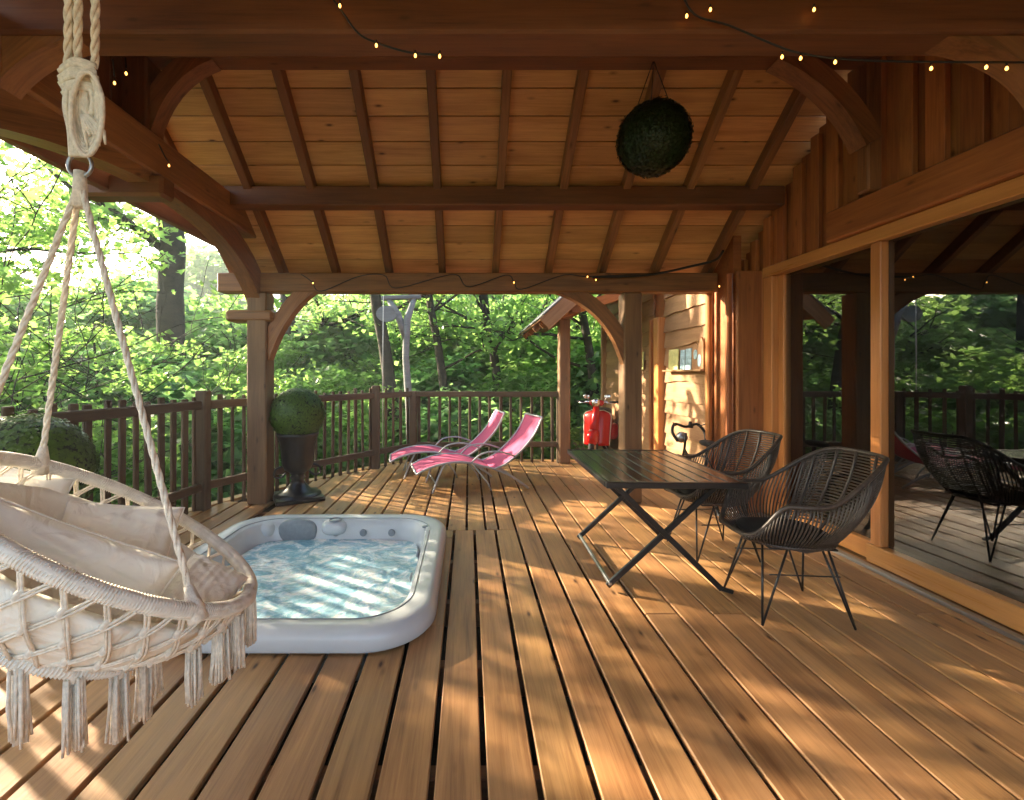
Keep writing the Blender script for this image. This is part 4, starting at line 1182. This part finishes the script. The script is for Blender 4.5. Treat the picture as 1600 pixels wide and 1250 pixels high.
# ------------------------------------------------------------------ string lights
def strlights(label, cable, bulbs, drops=True, r_=.0045):
    s_ = empty('string_lights', label, 'string lights')
    for c in cable: tube('cable', catmull(c, 6), r_, M['cable'], s_, 6)
    V, F = lathe_data([(0, -.020), (.006, -.017), (.0095, -.008), (.009, 0), (.005, .008), (.004, .010)], 10)
    me = mesh_from('bulb', V, F, True); me.materials.append(M['bulb'])
    V, F = lathe_data([(0, .034), (.007, .034), (.007, .010), (0, .010)], 8); ms = mesh_from('socket', V, F, True); ms.materials.append(M['cable'])
    for b in bulbs:
        o = link('bulb', me, None, s_); o.location = b; o.scale = (.6,)*3; k = link('socket', ms, None, o)
    return s_
Y0 = 2.065
strlights('drooping string of lit bulbs along the top right of the near beam',
          [[P(1062, -20, Y0), P(1085, 22, Y0), P(1140, 40, Y0), P(1200, 66, Y0), P(1245, 82, Y0-.01), P(1310, 92, Y0-.03), P(1400, 96, Y0-.05), P(1500, 97, Y0-.05), P(1640, 98, Y0-.05)]],
          [P(*q) for q in ((1073, 24, Y0-.02), (1110, 14, Y0-.015), (1272, 14, Y0-.015), (1222, 88, Y0-.03), (1251, 90, Y0-.03), (1305, 96, Y0-.05), (1455, 106, Y0-.05), (1541, 104, Y0-.05), (1573, 106, Y0-.05))])
strlights('short string of lit bulbs on the left half of the near beam',
          [[P(505, -20, Y0), P(532, 14, Y0), P(560, 52, Y0), P(592, 68, Y0), P(640, 82, Y0), P(690, 86, Y0)]],
          [P(531, 8, Y0-.02), P(687, 87, Y0-.02), P(588, 70, Y0-.02), P(649, 86, Y0-.02)])
strlights('bulbs hanging in the shade by the swing ropes at the left frame',
          [[P(176, 92, 2.35), P(179, 120, 2.38)], [P(196, 90, 2.45), P(197, 106, 2.45)], [P(248, 225, 3.0), P(258, 245, 3.02), P(263, 252, 3.02)]],
          [P(179, 129, 2.38), P(197, 114, 2.45), P(264, 258, 3.02)])
pts = [(470, 428), (487, 440), (502, 455), (560, 432), (600, 430), (618, 450), (690, 432), (715, 430), (733, 448), (790, 430), (803, 440), (815, 452), (880, 430), (918, 432), (1000, 428)]
strlights('thin cable with tiny bulbs draped along the far eave beam', [[P(a, b, 4.765) for a, b in pts]], [P(a, b, 4.75) for a, b in ((489, 442), (803, 441), (918, 432), (931, 437), (1124, 447))], r_=.005)
cb = tube('roller_cable', catmull([P(925, 433, 4.74), P(1010, 430, 4.72), P(1085, 415, 4.66), P(1118, 406, 4.6), P(1130, 392, 4.5)], 6), [.012]*25, M['cable'])
tag(cb, 'thick black cable sagging under the ceiling at the cabin corner', 'cable')

# ------------------------------------------------------------------ trees
def branchy(rg, p, d, L, r_, depth, out, tips, maxd=3):
    n = 5; pts = [p]; q = p.copy(); dd = d.normalized()
    for i in range(n):
        dd = (dd+Vector((rg.gauss(0, .13), rg.gauss(0, .13), rg.gauss(.02, .08)))).normalized(); q = q+dd*L/n; pts.append(q.copy())
    out.append((pts, [max(.006, r_*(1-.45*i/n)) for i in range(n+1)]))
    tips.extend(pts[2:])
    if depth < maxd:
        for k in range(rg.choice((2, 3, 3))):
            i = rg.randint(2, n); ax = Vector((rg.gauss(0, 1), rg.gauss(0, 1), rg.gauss(.2, .6)))
            nd = (dd*.7+ax.normalized()*.9).normalized()
            branchy(rg, pts[i], nd, L*rg.uniform(.55, .8), r_*.5, depth+1, out, tips, maxd)
def tree_meshes(seed, H, r_, crown_r, crown_z, nleaf, lsize, mat, lobed=False, spread_h=.7, squash=.7, lean_=0):
    """returns (trunk mesh, crown mesh) in local space, base at origin"""
    rg = random.Random(seed); ng = np.random.default_rng(seed)
    out, tips = [], []
    tr = [Vector((0, 0, 0))]; q = Vector((0, 0, 0)); n = 9
    dx, dy = rg.gauss(0, .05)+lean_, rg.gauss(0, .05)
    for i in range(n):
        q = q+Vector((dx+rg.gauss(0, .05), dy+rg.gauss(0, .05), 1))*H*.8/n; tr.append(q.copy())
    out.append((tr, [r_*(1.25-.25*min(i, 1))*(1-.62*i/n) for i in range(n+1)]))
    for i in range(3, n+1):
        for k in range(2):
            a = rg.uniform(0, 6.28); d = Vector((math.cos(a), math.sin(a), rg.uniform(.25, .8)))
            branchy(rg, tr[i], d, crown_r*rg.uniform(.6, .95), r_*.38*(1-.5*i/n), 1, out, tips)
    V, F = [], []
    for pts, rr_ in out: tube_data(pts, rr_, 7 if rr_[0] > .05 else 4, caps=False, V=V, F=F)
    # turn so the long axis is local X for the bark grain? kept upright: bark noise is isotropic enough
    tm = mesh_from('trunk', V, F, True); tm.materials.append(M['bark'])
    tp = np.array([tuple(t) for t in tips]); 
    nc = max(30, nleaf//55)
    ctr = tp[ng.integers(0, len(tp), nc)]+ng.normal(0, .18*crown_r*.5, (nc, 3))
    keep = ctr[:, 2] > crown_z-crown_r*1.4; ctr = ctr[keep]; nc = len(ctr)
    ci = ng.integers(0, nc, nleaf); cs = ng.uniform(.5, 1.3, nc)
    off = ng.normal(0, 1, (nleaf, 3))*np.array([1, 1, .38])*(.16+.10*crown_r*.4)*cs[ci][:, None]
    pts = ctr[ci]+off
    nr = np.tile(np.array([0, 0, 1.0]), (nleaf, 1))+.25*off
    return tm, pts, nr
def tree_kind(name, seed, *a, **k):
    lobed = k.get('lobed', False); tm, pts, nr = tree_meshes(seed, *a, **k)
    mat = a[6]
    o = leaf_cloud('crown', pts, nr, a[5], mat, None, seed, .55, lobed)
    me = o.data; bpy.data.objects.remove(o)
    return tm, me
def tree(kind, name, label, cat, loc, rz, sc_=1.0, group=None):
    t = empty(name, label, cat, loc, rz, group); t.scale = (sc_,)*3
    link('trunk', kind[0], None, t); link('crown', kind[1], None, t)
    return t
KA = tree_kind('a', 11, 9.5, .20, 3.0, 6.5, 30000, .15, M['leafA'], lobed=True)
KB = tree_kind('b', 23, 11, .24, 3.4, 7.0, 24000, .16, M['leafB'])
KC = tree_kind('c', 37, 13, .28, 4.0, 8.5, 26000, .20, M['leafC'])
KD = tree_kind('d', 51, 7.0, .12, 2.3, 4.4, 15000, .10, M['leafA'])
KF = tree_kind('f', 83, 5.9, .05, 2.3, 4.2, 2300, .10, M['leafA'], lobed=True)
KE = tree_kind('e', 67, 12, .25, 3.8, 8.0, 30000, .17, M['leafA'])
GZ = -2.6
near = [  # x, y, kind, label, rotation, scale
    (-5.5, 5.4, KF, 1.0, 'slender sapling with loose maple-like leaves close behind the left railing', .4),
    (-6.5, 7.9, KF, .95, 'second loose leafy sapling behind the left railing, nearer the post', 2.6),
    (-4.5, 4.9, KF, .74, 'low loose sapling just behind the left railing pickets', 1.1),
    (-4.3, 6.9, KF, .72, 'low leafy sapling outside the bend of the railing by the left post', 5.1),
    (-5.9, 3.3, KF, .95, 'loose leafy sapling behind the big box ball at the left edge', 4.4),
    (-1.9, 12.6, KD, .85, 'bright slim tree just beyond the railing corner behind the urn', 0.3),
    (.6, 13.5, KD, .80, 'bright slim tree straight beyond the loungers', 2.1),
    (-5.6, 12.8, KA, .50, 'broad-leaved tree between the left post and the big dark trunk', 1.4),
    (2.6, 12.6, KB, .62, 'mid green tree seen past the far right post', 5.0),
    (-3.6, 15.5, KB, .66, 'taller mid green tree behind the left post', .8),
    (1.2, 17.5, KC, .62, 'deep green tree behind the loungers, in the centre', 3.3),
    (-10.5, 12.5, KE, .50, 'bright tree at the left edge of the picture', 2.7),
]
for x_, y_, k_, s_, lb, rz in near: tree(k_, 'broadleaf_tree', lb, 'tree', (x_, y_, GZ), rz, s_)
i = 0
for (x_, y_, k_, s_) in [(-15, 19, KC, .45), (-9.5, 21, KE, .5), (-6.0, 25, KC, .55), (-1.5, 24, KE, .7), (4.0, 24, KB, .8), (8, 20, KC, .8), (-21, 27, KC, .62), (-13, 31, KE, .75), (-5, 34, KC, .8), (2.5, 33, KC, .85), (10, 31, KE, .9), (-21, 12, KB, .45), (-27, 19, KE, .5)]:
    tree(k_, 'woodland_tree', 'tall leafy woodland tree among those growing far behind the deck', 'tree', (x_, y_, GZ), i*1.7, s_, 'woodland trees far behind the railing'); i += 1
# big forked dark trunk at the left
bt_ = empty('forked_tree', 'big dark forked tree trunk against the bright sky at the left', 'tree', (P(270, 600, 10).x, 10, GZ))
out, tips = [], []
q0 = P(270, 380, 10)
tl = [Vector((q0.x+.15, 10, GZ)), P(268, 560, 10), P(266, 460, 10), P(270, 385, 10), P(266, 352, 10)]
out.append((catmull(tl, 5), [.34]+[.27]*9+[.25]*6+[.24]*5))
def limb(pp, r0, r1):
    c = catmull([P(a, b, d) for a, b, d in pp], 5); out.append((c, [r0+(r1-r0)*i/(len(c)-1) for i in range(len(c))])); tips.extend(c[4:])
limb([(268, 360, 10), (245, 320, 9.9), (230, 260, 9.7), (205, 200, 9.5), (190, 120, 9.3)], .16, .06)
limb([(272, 360, 10), (296, 322, 10.1), (312, 260, 10.2), (330, 190, 10.2)], .15, .06)
limb([(262, 395, 10), (215, 358, 9.5), (165, 322, 8.9), (120, 300, 8.4), (60, 250, 8.0)], .10, .02)
limb([(215, 358, 9.5), (150, 340, 9.2), (80, 330, 9.0), (20, 290, 8.8)], .04, .012)
limb([(165, 322, 8.9), (150, 260, 8.6), (95, 215, 8.4), (30, 190, 8.2)], .03, .01)
rg = random.Random(5)
for k in range(26):
    t_ = rg.choice(tips); branchy(rg, t_, Vector((rg.gauss(-.2, 1), rg.gauss(0, .8), rg.gauss(.2, .5))), rg.uniform(.5, 1.2), .016, 2, out, tips, 3)
V, F = [], []
for pts_, rr_ in out: tube_data(pts_, rr_, 9 if rr_[0] > .05 else 5, caps=False, V=V, F=F)
worldmesh('trunk', mesh_from('trunk', V, F, True), M['bark'], bt_)
ng = np.random.default_rng(2); tp = np.array([tuple(t) for t in tips])
ci = tp[ng.integers(0, len(tp), 260)]; ci = ci[ng.random(260) < .9]; nl = 2000
idx = ng.integers(0, len(ci), nl); off = ng.normal(0, 1, (nl, 3))*np.array([.28, .28, .14])
lc = leaf_cloud('crown', ci[idx]+off, np.tile([0, 0, 1.0], (nl, 1)), .15, M['leafA'], None, 9, .55, True); lc.parent = bt_; lc.matrix_basis = parent_inv(bt_)
# overhanging branch sprays at the upper left (closer)
sp = empty('overhanging_branch_tree', 'leafy tree whose low bright branches hang in at the upper left', 'tree', (-7.4, 5.6, GZ))
out, tips = [], []
out.append((catmull([Vector((-7.4, 5.6, GZ)), Vector((-7.5, 5.7, 0)), Vector((-7.3, 5.6, 3)), Vector((-7.2, 5.8, 6.5))], 5), [.16]*6+[.14]*5+[.12]*5))
for k in range(11):
    z_ = rg.uniform(2.6, 6.0); a = rg.uniform(-1.2, 1.2)
    branchy(rg, Vector((-7.25, 5.7, z_)), Vector((math.cos(a), math.sin(a), rg.uniform(-.15, .35))), rg.uniform(1.3, 2.3), .035, 1, out, tips, 3)
V, F = [], []
for pts_, rr_ in out: tube_data(pts_, rr_, 7 if rr_[0] > .05 else 4, caps=False, V=V, F=F)
worldmesh('trunk', mesh_from('trunk', V, F, True), M['bark'], sp)
tp = np.array([tuple(t) for t in tips]); nl = 3300
idx = ng.integers(0, len(tp), nl); off = ng.normal(0, 1, (nl, 3))*np.array([.20, .20, .10])
lc = leaf_cloud('crown', tp[idx]+off, np.tile([0, 0, 1.0], (nl, 1)), .13, M['leafA'], None, 19, .5, True); lc.parent = sp; lc.matrix_basis = parent_inv(sp)

# bare dark trunks visible through the leaves
for k, (px, d, r_, top_, lb) in enumerate([(606, 9.3, .13, 300, 'dark leaning double trunk seen left of the grey forked post'), (690, 9.8, .09, 300, 'dark curved trunk seen just right of the grey forked post'), (775, 10.2, .10, 300, 'dark trunk behind the leaves above the far loungers'), (465, 13, .24, 350, 'thick shaded grey trunk seen behind the box ball'), (925, 10, .10, 300, 'dark trunk seen between the two right-hand posts')]):
    t = empty('bare_trunk_tree', lb, 'tree', (P(px, 600, d).x, d, GZ)); out, tips = [], []
    b = P(px, 600, d); bx = b.x
    tl = catmull([Vector((bx+.3, d, GZ)), Vector((bx+.15, d, 0)), Vector((bx-.05, d, 1.8)), Vector((bx-.3, d, 3.4)), Vector((bx-.35, d+.2, 6.5))], 5)
    out.append((tl, [r_*(1.2-.5*i/(len(tl)-1)) for i in range(len(tl))]))
    for j in range(8):
        z_ = tl[rg.randint(9, 19)]; a = rg.uniform(0, 6.28)
        branchy(rg, z_, Vector((math.cos(a), math.sin(a)*.4, rg.uniform(.1, .9))), rg.uniform(1.0, 2.2), r_*.35, 1, out, tips, 3)
    V, F = [], []
    for pts_, rr_ in out: tube_data(pts_, rr_, 8 if rr_[0] > .05 else 4, caps=False, V=V, F=F)
    worldmesh('trunk', mesh_from('trunk', V, F, True), M['bark'], t)
    tp = np.array([tuple(q) for q in tips]); nl = 1500; idx = ng.integers(0, len(tp), nl); off = ng.normal(0, 1, (nl, 3))*np.array([.3, .3, .14])
    lc = leaf_cloud('crown', tp[idx]+off, np.tile([0, 0, 1.0], (nl, 1)), .13, M['leafB'] if k % 2 else M['leafA'], None, 90+k, .55, False); lc.parent = t; lc.matrix_basis = parent_inv(t)

# shrubs below and beyond the railing
def shrub_kind(seed, n, size, mat, rx=1.3, rz=1.3, lobed=False):
    ng = np.random.default_rng(seed); nc = 70
    d = ng.normal(0, 1, (nc, 3)); d /= np.linalg.norm(d, axis=1)[:, None]; d[:, 2] = abs(d[:, 2])*1.4-.25
    ctr = d*np.array([rx, rx, rz])*ng.uniform(.45, 1, nc)[:, None]+np.array([0, 0, rz*.7])
    ci = ng.integers(0, nc, n); off = ng.normal(0, 1, (n, 3))*np.array([.22, .22, .12])
    o = leaf_cloud('foliage', ctr[ci]+off, np.tile([0, 0, 1.0], (n, 1))+.5*d[ci], size, mat, None, seed, .55, lobed); me = o.data; bpy.data.objects.remove(o)
    rg = random.Random(seed); lst = []
    for k in range(14):
        c = ctr[rg.randint(0, nc-1)]; lst.append(([(rg.gauss(0, .05), rg.gauss(0, .05), -.3), (c[0]*.4, c[1]*.4, c[2]*.5), tuple(c)], [.02, .014, .006]))
    V, F = [], []
    for p_, r_ in lst: tube_data(p_, r_, 5, V=V, F=F)
    tm = mesh_from('stem', V, F, True); tm.materials.append(M['bark']); return tm, me
SA = shrub_kind(3, 6500, .11, M['leafA']); SB = shrub_kind(5, 6500, .13, M['leafB']); SC = shrub_kind(8, 6000, .14, M['leafC'])
def shrub(kind, loc, rz, s_, lb, grp):
    t = empty('shrub', lb, 'shrub', loc, rz, grp); t.scale = (s_,)*3
    link('stem', kind[0], None, t); link('foliage', kind[1], None, t)
rg = random.Random(12); i = 0
for (x_, y_, z_, s_) in [(-4.6, 3.6, -1.9, .9), (-4.5, 5.6, -1.7, .9), (-4.0, 7.2, -1.5, 1.0), (-2.9, 8.2, -1.5, 1.0), (-1.6, 9.0, -1.6, 1.05), (-.2, 9.0, -1.5, 1.0), (1.0, 9.0, -1.6, 1.0), (1.0, 10.4, -1.0, 1.1), (-.6, 11.0, -1.0, 1.1), (-2.9, 10.6, -1.0, 1.1), (-4.6, 9.4, -1.0, 1.15), (-6.0, 8.6, -1.2, 1.2), (-6.0, 4.2, -1.6, 1.1), (2.0, 11.3, -.8, 1.2), (3.4, 11.0, -.8, 1.3), (-7.4, 9.8, -.9, 1.4), (-8.5, 7.4, -1.2, 1.4), (-3.6, 13, -.6, 1.5), (-.5, 13.5, -.4, 1.5), (-6.6, 13, -.5, 1.6), (-10, 14, -.4, 1.9), (2.8, 14, -.4, 1.7), (-12, 10, -.6, 1.9)]:
    shrub((SA, SB, SC)[i % 3], (x_, y_, z_), i*1.3, s_, ('yellow-green loose leafy shrub', 'mid green loose leafy shrub', 'deep green broad-leaved shrub')[i % 3]+' in the undergrowth behind the railing', 'undergrowth shrubs behind the railing'); i += 1
# distant woodland mass closing the view
ng = np.random.default_rng(44); nl = 70000
a = ng.uniform(-1.75, .75, nl); d = ng.uniform(42, 50, nl); z_ = GZ+ng.uniform(0, 1, nl)**.9*(9.5+3*np.sin(a*9)+2*np.sin(a*23+1))
pts = np.stack([np.sin(a)*d, np.cos(a)*d, z_], 1)
fw = leaf_cloud('distant_wood', pts, np.tile([0, -.6, 1.0], (nl, 1)), .75, M['leafB'], None, 77, .6); fw['kind'] = 'stuff'; fw['label'] = 'soft green mass of far woodland'

# thin humid air between the trees
hm = bpy.data.materials.new('air'); hm.use_nodes = True; hn = hm.node_tree.nodes; hn.clear()
pv = hn.new('ShaderNodeVolumePrincipled'); pv.inputs['Color'].default_value = (.93, .97, 1, 1); pv.inputs['Density'].default_value = .0028; pv.inputs['Anisotropy'].default_value = .3
ho = hn.new('ShaderNodeOutputMaterial'); hm.node_tree.links.new(pv.outputs[0], ho.inputs['Volume'])
bm = bmesh.new(); add_box(bm, 124, 124, 21)
hz = link('haze', bm_mesh('haze', bm), hm, None, (0, 0, 6.5)); hz['kind'] = 'stuff'
